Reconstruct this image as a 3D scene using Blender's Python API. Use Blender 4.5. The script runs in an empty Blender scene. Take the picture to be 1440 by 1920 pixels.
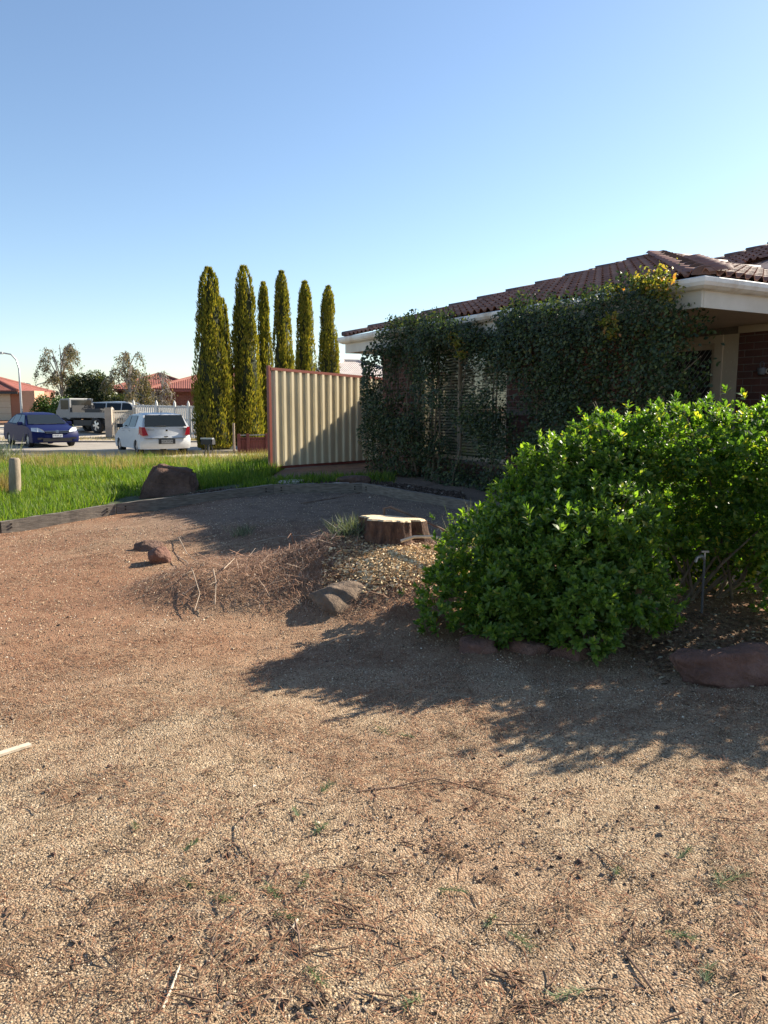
import bpy, bmesh, math, random
import numpy as np
from mathutils import Vector, Matrix, noise as mnoise
R = math.radians
rng = np.random.default_rng(7)
random.seed(7)
scn = bpy.context.scene
col = scn.collection

# ------------------------------------------------------------------ camera, sky, sun, exposure
F_PX, HOR, CAM_H = 1442.0, 763.0, 1.6
cam_d = bpy.data.cameras.new('camera'); cam = bpy.data.objects.new('camera', cam_d); col.objects.link(cam)
cam_d.sensor_fit = 'VERTICAL'; cam_d.sensor_height = 24.0; cam_d.lens = 24.0*F_PX/1920.0
cam_d.clip_start = .05; cam_d.clip_end = 3000
cam.location = (0, 0, CAM_H)
cam.rotation_euler = (R(90)-math.atan((960-HOR)/F_PX), 0, 0)
scn.camera = cam

SUN_AZ, SUN_EL = R(58), R(31)           # azimuth from +Y towards +X
S = Vector((math.sin(SUN_AZ)*math.cos(SUN_EL), math.cos(SUN_AZ)*math.cos(SUN_EL), math.sin(SUN_EL)))
w = bpy.data.worlds.new('World'); scn.world = w; w.use_nodes = True
nt = w.node_tree; bg = nt.nodes['Background']
sky = nt.nodes.new('ShaderNodeTexSky'); sky.sky_type = 'NISHITA'; sky.sun_disc = False
sky.sun_elevation = SUN_EL; sky.sun_rotation = SUN_AZ
sky.air_density = 1.0; sky.dust_density = .4; sky.ozone_density = 2.4; sky.altitude = 0
nt.links.new(sky.outputs[0], bg.inputs[0]); bg.inputs[1].default_value = .076
sun_d = bpy.data.lights.new('sun', 'SUN'); sun_d.energy = 5.0; sun_d.angle = R(.5); sun_d.color = (1, .90, .74)
sun = bpy.data.objects.new('sun', sun_d); col.objects.link(sun)
sun.rotation_euler = S.to_track_quat('Z', 'Y').to_euler()
scn.view_settings.view_transform = 'Standard'; scn.view_settings.look = 'None'
scn.view_settings.exposure = 1.36; scn.view_settings.gamma = 1
scn.view_settings.use_curve_mapping = False

# ------------------------------------------------------------------ helpers
def sm(a, b, t):
    t = np.clip((np.asarray(t, float)-a)/(b-a), 0, 1); return t*t*(3-2*t)
def gz(x, y):
    """height of the ground"""
    x = np.asarray(x, float); y = np.asarray(y, float)
    z = .28*sm(6.5, 10.5, y)*sm(-5.2, -1.2, x)*(1-sm(20, 24, y))
    z = z + .03*sm(11, 14, y)*(1-sm(20, 23.5, y))
    z = z + .40*np.exp(-((((x-.15)/.85)**2+((y-6.55)/.85)**2))**1.3)
    z = z + .25*np.exp(-((((x+1.1)/.95)**2+((y-6.6)/.72)**2))**2)
    z = z + .12*np.exp(-((((x-1.9)/1.7)**2+((y-5.8)/.8)**2))**1.5)
    z = z + np.clip((y-34)*.04, 0, 1.1)
    k = sm(30, 14, y)
    z = z + k*(.008*np.sin(x*3.1+1.3*y)+.006*np.sin(5.3*x-2.1*y+1)+.004*np.sin(9*y+2*x))
    return z
def g(x, y): return float(gz(x, y))
def un(px, py, z):
    """ground place seen in the survey photograph, used to measure where things stand"""
    p = math.atan((960-HOR)/F_PX); c, s = math.cos(p), math.sin(p)
    u, v = (px-720)/F_PX, (960-py)/F_PX
    t = (z-CAM_H)/(v*c-s)
    return u*t, (c+v*s)*t
PC, PS = math.cos(math.atan((960-HOR)/F_PX)), math.sin(math.atan((960-HOR)/F_PX))
def at(px, y): return (px-720)/F_PX*y*PC
def zt(py, y):
    """height of something standing y metres away"""
    v = (960-py)/F_PX; return CAM_H+y*(v*PC-PS)/(PC+v*PS)

def tag(o, label=None, cat=None, group=None, kind=None):
    if label: o['label'] = label
    if cat: o['category'] = cat
    if group: o['group'] = group
    if kind: o['kind'] = kind
    return o
def empty(name, loc, rz=0, **k):
    o = bpy.data.objects.new(name, None); col.objects.link(o)
    o.location = loc; o.rotation_euler = (0, 0, rz); o.empty_display_size = .1
    return tag(o, **k)
def link(name, me, m=None, parent=None, loc=None, rot=None, scale=None, **k):
    o = bpy.data.objects.new(name, me); col.objects.link(o)
    if m is not None and not me.materials: me.materials.append(m)
    if parent is not None: o.parent = parent
    if loc is not None: o.location = loc
    if rot is not None: o.rotation_euler = rot
    if scale is not None: o.scale = scale
    return tag(o, **k)
def big_mesh(name, V, T, smooth=False):
    V = np.ascontiguousarray(V, np.float32); T = np.ascontiguousarray(T, np.int32)
    k = T.shape[1]
    me = bpy.data.meshes.new(name)
    me.vertices.add(len(V)); me.vertices.foreach_set('co', V.ravel())
    me.loops.add(T.size); me.loops.foreach_set('vertex_index', T.ravel())
    me.polygons.add(len(T)); me.polygons.foreach_set('loop_start', np.arange(0, T.size, k, dtype=np.int32))
    me.update(calc_edges=True)
    me.polygons.foreach_set('use_smooth', np.full(len(T), smooth))
    me.validate(); return me
def nrm(v): return v/np.maximum(np.linalg.norm(v, axis=-1, keepdims=True), 1e-9)
def frames(Y, up):
    Y = nrm(Y); X = nrm(np.cross(Y, up)); Z = np.cross(X, Y); return X, Y, Z
def scatter(tv, tf, P, X, Y, Z, sx, sy, sz):
    """copies of a small template at the points P"""
    N, k = len(P), len(tv)
    sx, sy, sz = [np.broadcast_to(np.asarray(a, float), (N,)) for a in (sx, sy, sz)]
    V = (P[:, None, :] + tv[None, :, 0, None]*(X*sx[:, None])[:, None, :]
         + tv[None, :, 1, None]*(Y*sy[:, None])[:, None, :] + tv[None, :, 2, None]*(Z*sz[:, None])[:, None, :])
    T = tf[None] + (np.arange(N)*k)[:, None, None]
    return V.reshape(-1, 3), T.reshape(-1, tf.shape[1])
def join(parts):
    Vs, Ts, n = [], [], 0
    for V, T in parts:
        Vs.append(V); Ts.append(T+n); n += len(V)
    return np.concatenate(Vs), np.concatenate(Ts)
LEAF = (np.array([(0,0,0),(-.42,.3,.07),(.42,.3,.07),(-.5,.66,.05),(.5,.66,.05),(0,1,-.1)], float),
        np.array([(0,2,1),(1,2,4),(1,4,3),(3,4,5)]))
DIAM = (np.array([(0,0,0),(.5,.45,.08),(0,1,-.06),(-.5,.45,.08)], float), np.array([(0,1,2),(0,2,3)]))
BLADE = (np.array([(-.5,0,0),(.5,0,0),(-.4,.5,.05),(.4,.5,.05),(0,1,.25)], float), np.array([(0,1,3),(0,3,2),(2,3,4)]))
OCTA = (np.array([(1,0,0),(.1,1,.1),(-1,.15,0),(0,-1,-.1),(.1,0,.8),(0,.1,-.8)], float),
        np.array([(0,1,4),(1,2,4),(2,3,4),(3,0,4),(1,0,5),(2,1,5),(3,2,5),(0,3,5)]))
NEEDLE = (np.array([(-.5,0,0),(.5,0,0),(-.5,.5,0),(.5,.5,0),(-.3,1,0),(.3,1,0)], float)+np.array([(0,0,0),(0,0,0),(.0,0,1),(.0,0,1),(0,0,0),(0,0,0)]),
          np.array([(0,1,3),(0,3,2),(2,3,5),(2,5,4)]))
def rand_dirs(n, flat=1.0):
    a = rng.uniform(0, 2*np.pi, n); z = rng.uniform(-1, 1, n)*flat; r = np.sqrt(np.maximum(0, 1-z*z))
    return np.stack([r*np.cos(a), r*np.sin(a), z], 1)
def vnoise(P, s, seed=0.):
    return np.array([mnoise.noise(Vector((p[0]*s+seed, p[1]*s+seed*.7, p[2]*s-seed))) for p in P])

class MB:
    def __init__(s): s.v = []; s.f = []
    def add(s, v, f):
        n = len(s.v); s.v += [tuple(map(float, a)) for a in v]; s.f += [tuple(i+n for i in q) for q in f]; return s
    def box(s, a, b):
        (x0,y0,z0), (x1,y1,z1) = a, b
        return s.add([(x0,y0,z0),(x1,y0,z0),(x1,y1,z0),(x0,y1,z0),(x0,y0,z1),(x1,y0,z1),(x1,y1,z1),(x0,y1,z1)],
                     [(0,3,2,1),(4,5,6,7),(0,1,5,4),(1,2,6,5),(2,3,7,6),(3,0,4,7)])
    def tube(s, pts, rad, n=8, cap=True):
        pts = [Vector(p) for p in pts]; rad = [rad]*len(pts) if not hasattr(rad, '__len__') else rad
        rings = []; ref = None
        for i, p in enumerate(pts):
            d = (pts[min(i+1, len(pts)-1)]-pts[max(i-1, 0)]).normalized()
            if ref is None: ref = d.orthogonal().normalized()
            u = (ref-d*ref.dot(d)).normalized(); ref = u; v = d.cross(u)
            rings.append([p+(u*math.cos(2*math.pi*k/n)+v*math.sin(2*math.pi*k/n))*rad[i] for k in range(n)])
        V = [q for r in rings for q in r]; Fc = []
        for i in range(len(pts)-1):
            for k in range(n): Fc.append((i*n+k, i*n+(k+1)%n, (i+1)*n+(k+1)%n, (i+1)*n+k))
        if cap: Fc += [tuple(range(n))[::-1], tuple(range((len(pts)-1)*n, len(pts)*n))]
        return s.add(V, Fc)
    def prism(s, poly, axis, a, b):
        """2D polygon pushed along an axis from a to b"""
        def mk(p, t): return {'x': (t, p[0], p[1]), 'y': (p[0], t, p[1]), 'z': (p[0], p[1], t)}[axis]
        n = len(poly); V = [mk(p, a) for p in poly]+[mk(p, b) for p in poly]
        return s.add(V, [tuple(range(n))[::-1], tuple(range(n, 2*n))]+[(i, (i+1)%n, n+(i+1)%n, n+i) for i in range(n)])
    def disc(s, c, ax, r0, r1, h, n=20):
        """closed ring or disc about the y axis"""
        return s
    def mesh(s, name, bev=0, smooth=False, seg=2):
        me = bpy.data.meshes.new(name); me.from_pydata(s.v, [], s.f); me.update()
        bm = bmesh.new(); bm.from_mesh(me)
        bmesh.ops.recalc_face_normals(bm, faces=bm.faces)
        if bev: bmesh.ops.bevel(bm, geom=list(bm.edges), offset=bev, segments=seg, affect='EDGES', profile=.6)
        for f in bm.faces: f.smooth = smooth
        if smooth:
            for e in bm.edges:
                if len(e.link_faces) == 2 and e.calc_face_angle(0) > .6: e.smooth = False
        bm.to_mesh(me); bm.free(); return me
    def build(s, name, m, parent=None, bev=0, smooth=False, **k):
        return link(name, s.mesh(name, bev, smooth), m, parent, **k)
def box_mesh(name, a, b, bev=0): return MB().box(a, b).mesh(name, bev)

# ------------------------------------------------------------------ materials
def newmat(name):
    m = bpy.data.materials.new(name); m.use_nodes = True
    n = m.node_tree; return m, n, n.nodes['Principled BSDF']
def N(n, t, **k):
    d = n.nodes.new(t)
    for a, b in k.items(): setattr(d, a, b)
    return d
def ramp(n, stops, fac=None):
    r = N(n, 'ShaderNodeValToRGB'); e = r.color_ramp.elements
    while len(e) > 1: e.remove(e[0])
    for i, (p, c) in enumerate(stops):
        q = e[0] if i == 0 else e.new(p)
        q.position = p; q.color = (*c, 1)
    if fac is not None: n.links.new(fac, r.inputs[0])
    return r
def noise(n, scale, detail=4, rough=.6, vec=None, w=None):
    t = N(n, 'ShaderNodeTexNoise'); t.inputs['Scale'].default_value = scale; t.inputs['Detail'].default_value = detail
    t.inputs['Roughness'].default_value = rough
    if vec is not None: n.links.new(vec, t.inputs['Vector'])
    return t
def mixc(n, fac, a, b, mode='MIX'):
    x = N(n, 'ShaderNodeMix', data_type='RGBA', blend_type=mode)
    for s, v in ((x.inputs[0], fac), (x.inputs[6], a), (x.inputs[7], b)):
        if hasattr(v, 'links') or hasattr(v, 'is_linked'): n.links.new(v, s)
        elif isinstance(v, (int, float)): s.default_value = v
        else: s.default_value = (*v, 1)
    return x.outputs[2]
def bump(n, b, h, dist, strength=1.0):
    k = N(n, 'ShaderNodeBump'); k.inputs['Distance'].default_value = dist; k.inputs['Strength'].default_value = strength
    n.links.new(h, k.inputs['Height']); n.links.new(k.outputs[0], b.inputs['Normal']); return k
def surf(name, c0, c1, scale=6, rough=.7, bdist=.003, bscale=None, detail=6, metal=0, spec=.5, c2=None, stretch=None, rnd=0):
    """two or three tone noisy surface in object space"""
    m, n, b = newmat(name)
    tc = N(n, 'ShaderNodeTexCoord'); vec = tc.outputs['Object']
    if stretch:
        mp = N(n, 'ShaderNodeMapping'); mp.inputs['Scale'].default_value = stretch; n.links.new(vec, mp.inputs[0]); vec = mp.outputs[0]
    t = noise(n, scale, detail, .62, vec)
    st = [(.3, c0), (.68, c1)] if c2 is None else [(.28, c0), (.5, c1), (.72, c2)]
    c = ramp(n, st, t.outputs[0]).outputs[0]
    if rnd:
        oi = N(n, 'ShaderNodeObjectInfo')
        r = ramp(n, [(0, (1-rnd,)*3), (1, (1+rnd*.0+.0,)*3)], oi.outputs['Random'])
        c = mixc(n, 1.0, c, r.outputs[0], 'MULTIPLY')
    n.links.new(c, b.inputs['Base Color'])
    b.inputs['Roughness'].default_value = rough; b.inputs['Metallic'].default_value = metal
    b.inputs['Specular IOR Level'].default_value = spec
    if bdist:
        t2 = noise(n, bscale or scale*5, 5, .65, vec); bump(n, b, t2.outputs[0], bdist)
    return m
def leafmat(name, stops, rough=.45, transl=.35, spec=.5, tcol=None, blotch=None):
    m, n, b = newmat(name)
    ge = N(n, 'ShaderNodeNewGeometry')
    c = ramp(n, stops, ge.outputs['Random Per Island']).outputs[0]
    if blotch:
        tc = N(n, 'ShaderNodeTexCoord'); t = noise(n, blotch[0], 3, .5, tc.outputs['Object'])
        f = ramp(n, [(.42, (0,)*3), (.62, (1,)*3)], t.outputs[0])
        c = mixc(n, f.outputs[0], c, blotch[1])
    n.links.new(c, b.inputs['Base Color'])
    b.inputs['Roughness'].default_value = rough; b.inputs['Specular IOR Level'].default_value = spec
    if transl:
        tr = N(n, 'ShaderNodeBsdfTranslucent'); mx = N(n, 'ShaderNodeMixShader'); mx.inputs[0].default_value = transl
        cc = mixc(n, 1.0, c, tcol or (1.5, 1.5, .6), 'MULTIPLY'); n.links.new(cc, tr.inputs[0])
        n.links.new(b.outputs[0], mx.inputs[1]); n.links.new(tr.outputs[0], mx.inputs[2])
        n.links.new(mx.outputs[0], n.nodes['Material Output'].inputs[0])
    return m
def island(name, stops, rough=.85, spec=.3):
    return leafmat(name, stops, rough, 0, spec)
def plain(name, c, rough=.5, metal=0, spec=.5, coat=0, trans=0):
    m, n, b = newmat(name)
    tc = N(n, 'ShaderNodeTexCoord'); t = noise(n, 9, 4, .6, tc.outputs['Object'])
    lo = tuple(a*.88 for a in c); n.links.new(ramp(n, [(.3, lo), (.7, c)], t.outputs[0]).outputs[0], b.inputs['Base Color'])
    b.inputs['Roughness'].default_value = rough; b.inputs['Metallic'].default_value = metal
    b.inputs['Specular IOR Level'].default_value = spec; b.inputs['Coat Weight'].default_value = coat
    b.inputs['Coat Roughness'].default_value = .04; b.inputs['Transmission Weight'].default_value = trans
    return m
def brickmat(name, cols, mortar):
    m, n, b = newmat(name)
    oi = N(n, 'ShaderNodeObjectInfo'); tc = N(n, 'ShaderNodeTexCoord')
    c = ramp(n, [(i/(len(cols)-1), k) for i, k in enumerate(cols)], oi.outputs['Random']).outputs[0]
    t = noise(n, 40, 4, .6, tc.outputs['Object']); r = ramp(n, [(.3, (.7,)*3), (.7, (1.1,)*3)], t.outputs[0])
    n.links.new(mixc(n, 1, c, r.outputs[0], 'MULTIPLY'), b.inputs['Base Color']); b.inputs['Roughness'].default_value = .85
    bump(n, b, t.outputs[0], .004); return m
def farbrick(name, c0, c1, mortar, scale=1.0):
    m, n, b = newmat(name); tc = N(n, 'ShaderNodeTexCoord')
    sx = N(n, 'ShaderNodeSeparateXYZ'); n.links.new(tc.outputs['Object'], sx.inputs[0])
    ad = N(n, 'ShaderNodeMath', operation='ADD'); n.links.new(sx.outputs[0], ad.inputs[0]); n.links.new(sx.outputs[1], ad.inputs[1])
    cb = N(n, 'ShaderNodeCombineXYZ'); n.links.new(ad.outputs[0], cb.inputs[0]); n.links.new(sx.outputs[2], cb.inputs[1])
    br = N(n, 'ShaderNodeTexBrick'); n.links.new(cb.outputs[0], br.inputs['Vector'])
    br.inputs['Color1'].default_value = (*c0, 1); br.inputs['Color2'].default_value = (*c1, 1); br.inputs['Mortar'].default_value = (*mortar, 1)
    br.inputs['Scale'].default_value = 1; br.inputs['Brick Width'].default_value = .24*scale; br.inputs['Row Height'].default_value = .086*scale; br.inputs['Mortar Size'].default_value = .006
    n.links.new(br.outputs[0], b.inputs['Base Color']); b.inputs['Roughness'].default_value = .85
    return m
def tilemat(name, c0, c1):
    """far roof tiles: courses and rolls as relief"""
    m = surf(name, c0, c1, 3, .7, 0); n = m.node_tree; b = n.nodes['Principled BSDF']
    tc = N(n, 'ShaderNodeTexCoord'); uv = tc.outputs['UV']
    w1 = N(n, 'ShaderNodeTexWave', wave_type='BANDS', bands_direction='X', wave_profile='SIN'); w1.inputs['Scale'].default_value = 3.0; n.links.new(uv, w1.inputs[0])
    w2 = N(n, 'ShaderNodeTexWave', wave_type='BANDS', bands_direction='Y', wave_profile='SAW'); w2.inputs['Scale'].default_value = .9; n.links.new(uv, w2.inputs[0])
    a = N(n, 'ShaderNodeMath', operation='ADD'); n.links.new(w1.outputs['Fac'], a.inputs[0]); n.links.new(w2.outputs['Fac'], a.inputs[1])
    bump(n, b, a.outputs[0], .02); return m

def pane_mat():
    m, n, b = newmat('window_glass'); n.nodes.remove(b)
    t = N(n, 'ShaderNodeBsdfTransparent'); gl = N(n, 'ShaderNodeBsdfGlossy'); gl.inputs['Roughness'].default_value = .02; mx = N(n, 'ShaderNodeMixShader'); mx.inputs[0].default_value = .1
    t.inputs[0].default_value = (.92, .94, .93, 1)
    n.links.new(t.outputs[0], mx.inputs[1]); n.links.new(gl.outputs[0], mx.inputs[2]); n.links.new(mx.outputs[0], n.nodes['Material Output'].inputs[0]); return m
def ground_mat():
    m, n, b = newmat('gravel'); tc = N(n, 'ShaderNodeTexCoord'); v = tc.outputs['Object']
    big = noise(n, .55, 5, .6, v); mid = noise(n, 3.5, 6, .65, v); fine = noise(n, 70, 5, .7, v)
    vo = N(n, 'ShaderNodeTexVoronoi'); vo.inputs['Scale'].default_value = 125; n.links.new(v, vo.inputs['Vector'])
    grain = ramp(n, [(0, (.14,.098,.064)), (.35, (.33,.235,.148)), (.65, (.45,.335,.215)), (1, (.58,.47,.34))], vo.outputs['Color']).outputs[0]
    red = ramp(n, [(0, (.15,.072,.042)), (.5, (.28,.145,.085)), (1, (.38,.225,.14))], fine.outputs[0]).outputs[0]
    sx = N(n, 'ShaderNodeSeparateXYZ'); n.links.new(v, sx.inputs[0])
    dy = N(n, 'ShaderNodeMapRange'); dy.inputs[1].default_value = 3.2; dy.inputs[2].default_value = 6.0; n.links.new(sx.outputs[1], dy.inputs[0])
    ad = N(n, 'ShaderNodeMath', operation='MULTIPLY_ADD'); n.links.new(dy.outputs[0], ad.inputs[0]); ad.inputs[1].default_value = .3; n.links.new(big.outputs[0], ad.inputs[2])
    fr = ramp(n, [(.46, (0,)*3), (.82, (.9,)*3)], ad.outputs[0]).outputs[0]
    c = mixc(n, fr, grain, red)
    # house shade on the drive is deepened by a darker colour here
    dv = N(n, 'ShaderNodeMapRange'); dv.inputs[1].default_value = 8.0; dv.inputs[2].default_value = 9.3; n.links.new(sx.outputs[1], dv.inputs[0])
    sp = ramp(n, [(.3, (.15,.105,.08)), (.7, (.30,.22,.165))], fine.outputs[0]).outputs[0]
    dx = N(n, 'ShaderNodeMapRange'); dx.inputs[1].default_value = -3.6; dx.inputs[2].default_value = -2.0; n.links.new(sx.outputs[0], dx.inputs[0])
    dm = N(n, 'ShaderNodeMath', operation='MULTIPLY'); n.links.new(dx.outputs[0], dm.inputs[0]); n.links.new(dv.outputs[0], dm.inputs[1])
    c = mixc(n, dm.outputs[0], c, sp)
    dk = ramp(n, [(.3, (.45,.42,.4)), (.52, (1,)*3)], mid.outputs[0]).outputs[0]
    c = mixc(n, .7, c, dk, 'MULTIPLY')
    n.links.new(c, b.inputs['Base Color']); b.inputs['Roughness'].default_value = .95; b.inputs['Specular IOR Level'].default_value = .15
    a = N(n, 'ShaderNodeMath', operation='MULTIPLY_ADD'); n.links.new(vo.outputs['Distance'], a.inputs[0]); a.inputs[1].default_value = -.8; n.links.new(fine.outputs[0], a.inputs[2])
    bump(n, b, a.outputs[0], .012); return m
M = {}
M['gravel'] = ground_mat()
M['soil'] = surf('lawn_soil', (.03,.035,.012), (.07,.09,.03), 5, .95, .01, 30)
M['concrete'] = surf('pale_concrete', (.34,.29,.23), (.48,.42,.34), 2, .9, .003, 60)
M['asphalt'] = surf('worn_road', (.23,.205,.175), (.33,.295,.25), 1.2, .9, .004, 80)
M['dryverge'] = surf('dry_verge', (.16,.125,.06), (.26,.22,.10), 3, .95, .01, 40)
M['sleeper'] = surf('weathered_sleeper', (.055,.047,.04), (.16,.135,.11), 7, .9, .006, 18, c2=(.26,.22,.18), stretch=(1, 9, 9))
M['log'] = surf('weathered_log', (.16,.125,.09), (.36,.29,.21), 8, .9, .006, 20, stretch=(9, 9, 1))
M['brown_rock'] = surf('brown_basalt', (.075,.045,.033), (.15,.085,.06), 4, .95, .06, 20, c2=(.22,.13,.095))
M['red_rock'] = surf('reddish_sandstone', (.10,.05,.036), (.17,.085,.062), 5, .95, .045, 18, c2=(.25,.14,.105))
M['tan_rock'] = surf('tan_layered_rock', (.09,.06,.042), (.17,.118,.08), 5, .95, .03, 14, c2=(.25,.18,.125))
M['bolt'] = plain('rusty_bolt', (.05,.04,.035), .6, .7)
M['cream_steel'] = surf('cream_steel_sheet', (.60,.51,.34), (.72,.62,.42), 2.2, .45, .002, 3, spec=.4, c2=(.76,.66,.46), stretch=(2, 2, .5))
M['red_steel'] = surf('red_brown_steel', (.19,.045,.03), (.25,.065,.045), 4, .45, 0)
M['mortar'] = surf('mortar', (.13,.10,.09), (.19,.155,.135), 30, .95, .003)
M['brick'] = brickmat('house_brick', [(.075,.03,.026), (.11,.04,.032), (.095,.042,.035), (.13,.05,.04)], None)
M['tile'] = surf('brown_roof_tile', (.20,.095,.072), (.31,.15,.115), 6, .62, .002, 50, c2=(.37,.21,.165), rnd=.3)
M['cap'] = surf('ridge_cap', (.10,.055,.048), (.17,.095,.08), 6, .6, .002, 40, rnd=.3)
M['white_paint'] = surf('white_gutter_paint', (.46,.38,.30), (.74,.71,.66), 3.2, .4, .0008, 30, c2=(.82,.80,.77))
M['fascia'] = surf('cream_fascia', (.50,.46,.39), (.62,.58,.51), 2.5, .5, .0005, 30)
M['soffit'] = surf('cream_soffit', (.40,.32,.24), (.47,.39,.30), 2, .7, 0)
M['cream_frame'] = surf('cream_frame', (.42,.34,.26), (.50,.42,.33), 3, .5, 0)
M['blind'] = surf('cream_blind', (.40,.36,.27), (.52,.47,.36), 3, .6, 0)
M['glass'] = plain('dark_glass', (.03,.035,.04), .06, 0, .8)
M['dark_metal'] = plain('dark_metal', (.03,.03,.032), .5, .3)
M['black'] = plain('black_plastic', (.018,.018,.02), .55)
M['potgrey'] = plain('dull_grey_pot', (.10,.10,.11), .6)
M['galv'] = plain('galvanised_steel', (.42,.43,.44), .45, .7)
M['bark'] = surf('stump_bark', (.035,.02,.015), (.11,.058,.038), 9, .95, .04, 20, c2=(.22,.125,.08), stretch=(2, 2, .8))
M['cutwood'] = surf('fresh_cut_wood', (.66,.50,.30), (.80,.66,.44), 7, .8, .002, 60)
def ring_mat():
    m = surf('fresh_cut_wood_rings', (.62,.46,.27), (.78,.63,.42), 7, .85, 0); n = m.node_tree; b = n.nodes['Principled BSDF']
    tc = N(n, 'ShaderNodeTexCoord'); wv = N(n, 'ShaderNodeTexWave', wave_type='RINGS', rings_direction='Z'); wv.inputs['Scale'].default_value = 14; wv.inputs['Distortion'].default_value = 2.5; wv.inputs['Detail'].default_value = 3
    n.links.new(tc.outputs['Object'], wv.inputs[0]); src = b.inputs['Base Color'].links[0].from_socket
    r = ramp(n, [(.2, (.72,.66,.58)), (.6, (1,1,1))], wv.outputs['Fac']).outputs[0]
    n.links.new(mixc(n, .7, src, r, 'MULTIPLY'), b.inputs['Base Color']); t2 = noise(n, 60, 4, .7, tc.outputs['Object']); bump(n, b, t2.outputs[0], .006); return m
M['cutwood'] = ring_mat()
M['twig'] = surf('brown_twig', (.10,.06,.04), (.24,.15,.10), 14, .9, .003)
M['palewood'] = surf('pale_bare_wood', (.45,.36,.26), (.62,.52,.40), 12, .85, .002)
M['greywood'] = surf('grey_bare_wood', (.22,.16,.11), (.40,.31,.23), 12, .85, .002)
M['stem'] = surf('shrub_stem', (.10,.075,.05), (.22,.17,.12), 14, .9, .004)
M['treebark'] = surf('grey_bark', (.18,.155,.13), (.36,.32,.28), 8, .9, .006)

# ------------------------------------------------------------------ ground and roads
def axis(dense, far):
    return np.unique(np.round(np.concatenate([np.arange(*dense), far]), 4))
xs = axis((-7, 6.01, .06), np.array([-900,-500,-250,-150,-100,-70,-50,-40,-32,-26,-21,-17,-14,-12,-10.5,-9.3,-8.3,-7.6,7,8.5,10.5,13,17,22,30,45,70,120,250,500,900.]))
ys = axis((.6, 15.01, .06), np.array([-40,-20,-10,-5,-2,-.5,15.6,16.5,17.5,18.5,19.5,20.5,21.2,22,23,24,25,27,30,34,38,42,46,50,54,58,61.5,66,80,120,200,400,800,1500.]))
GX, GY = np.meshgrid(xs, ys); V = np.stack([GX, GY, gz(GX, GY)], -1).reshape(-1, 3)
near = (np.abs(V[:, 0]) < 6.2) & (V[:, 1] > .4) & (V[:, 1] < 14.8)
V[near, 2] += rng.normal(0, .0025, near.sum())
a = (np.arange(len(ys)-1)[:, None]*len(xs)+np.arange(len(xs)-1)[None]).ravel(); nx = len(xs)
link('ground', big_mesh('ground', V, np.stack([a, a+1, a+nx+1, a+nx], 1), True), M['gravel'], kind='structure')

def sheet(name, x0, x1, y0, y1, m, lift, nx=30, ny=12, kind='structure'):
    X, Y = np.meshgrid(np.linspace(x0, x1, nx), np.linspace(y0, y1, ny))
    V = np.stack([X, Y, gz(X, Y)+lift], -1).reshape(-1, 3)
    a = (np.arange(ny-1)[:, None]*nx+np.arange(nx-1)[None]).ravel()
    return link(name, big_mesh(name, V, np.stack([a, a+1, a+nx+1, a+nx], 1), True), m, kind=kind)
sheet('footpath', -45, 12, 23.6, 26.4, M['concrete'], .012, 60, 6)
sheet('road', -60, 20, 27.0, 34.6, M['asphalt'], .004, 60, 16)
sheet('nature_strip', -60, 20, 34.9, 37.0, M['dryverge'], .02, 60, 6)
sheet('driveway', -24, -11.5, 35.0, 46, M['concrete'], .045, 20, 14)
sheet('driveway', -46, -27, 35.0, 66, M['concrete'], .045, 20, 40)
MB().box((-60, 26.6, -.1), (20, 26.85, .12)).build('kerb', M['concrete'], bev=.02, kind='structure')
MB().box((-60, 34.62, -.1), (20, 34.85, .1)).build('kerb', M['concrete'], bev=.02, kind='structure')

# timber edge corners (measured)
EDGE = [(-8.2, 7.6), (-4.92, 9.73), (-3.81, 10.78), (-1.72, 11.83), (-.33, 11.83), (1.16, 9.77), (2.15, 8.2)]
def edge_y(x):
    return np.interp(x, [p[0] for p in EDGE[:5]], [p[1] for p in EDGE[:5]])
# lawn soil sheet, cut along the timber edge
X, Yt = np.meshgrid(np.linspace(-22, -2.2, 120), np.linspace(0, 1, 40))
Y0 = np.maximum(np.where(X < -8.2, 7.6, edge_y(X)), 7.6)+.16; Y = Y0+(23.5-Y0)*Yt
V = np.stack([X, Y, gz(X, Y)+.012], -1).reshape(-1, 3); a = (np.arange(39)[:, None]*120+np.arange(119)[None]).ravel()
link('lawn', big_mesh('lawn', V, np.stack([a, a+1, a+121, a+120], 1), True), M['soil'], kind='structure')

# ------------------------------------------------------------------ gravel stones, needle litter
def frustum(n, y0, y1, marg=.25, half=.52):
    t = rng.uniform(0, 1, n*2); y = np.sqrt(y0*y0+t*(y1*y1-y0*y0)); x = rng.uniform(-1, 1, n*2)*(half*y+marg)
    return x[:n], y[:n]
parts = []
for n, y0, y1, s0, s1 in ((52000, 1.45, 2.6, .0013, .0037), (58000, 2.6, 4.6, .0017, .0046), (40000, 4.6, 9.4, .003, .008), (16000, 9.0, 12.0, .003, .0075)):
    x, y = frustum(n, y0, y1)
    P = np.stack([x, y, gz(x, y)+.001], 1); d = rand_dirs(n, .5); X, Y, Z = frames(d, rand_dirs(n))
    s = rng.uniform(s0, s1, n)*np.where(rng.random(n) < .02, 1.9, 1)
    kk = y < np.interp(x, [p[0] for p in EDGE], [p[1] for p in EDGE])-.05; P, X, Y, Z, s, n = P[kk], X[kk], Y[kk], Z[kk], s[kk], int(kk.sum())
    parts.append(scatter(*OCTA, P, X, Y, Z, s, s*rng.uniform(.6, 1.5, n), s*rng.uniform(.5, .9, n)))
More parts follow.
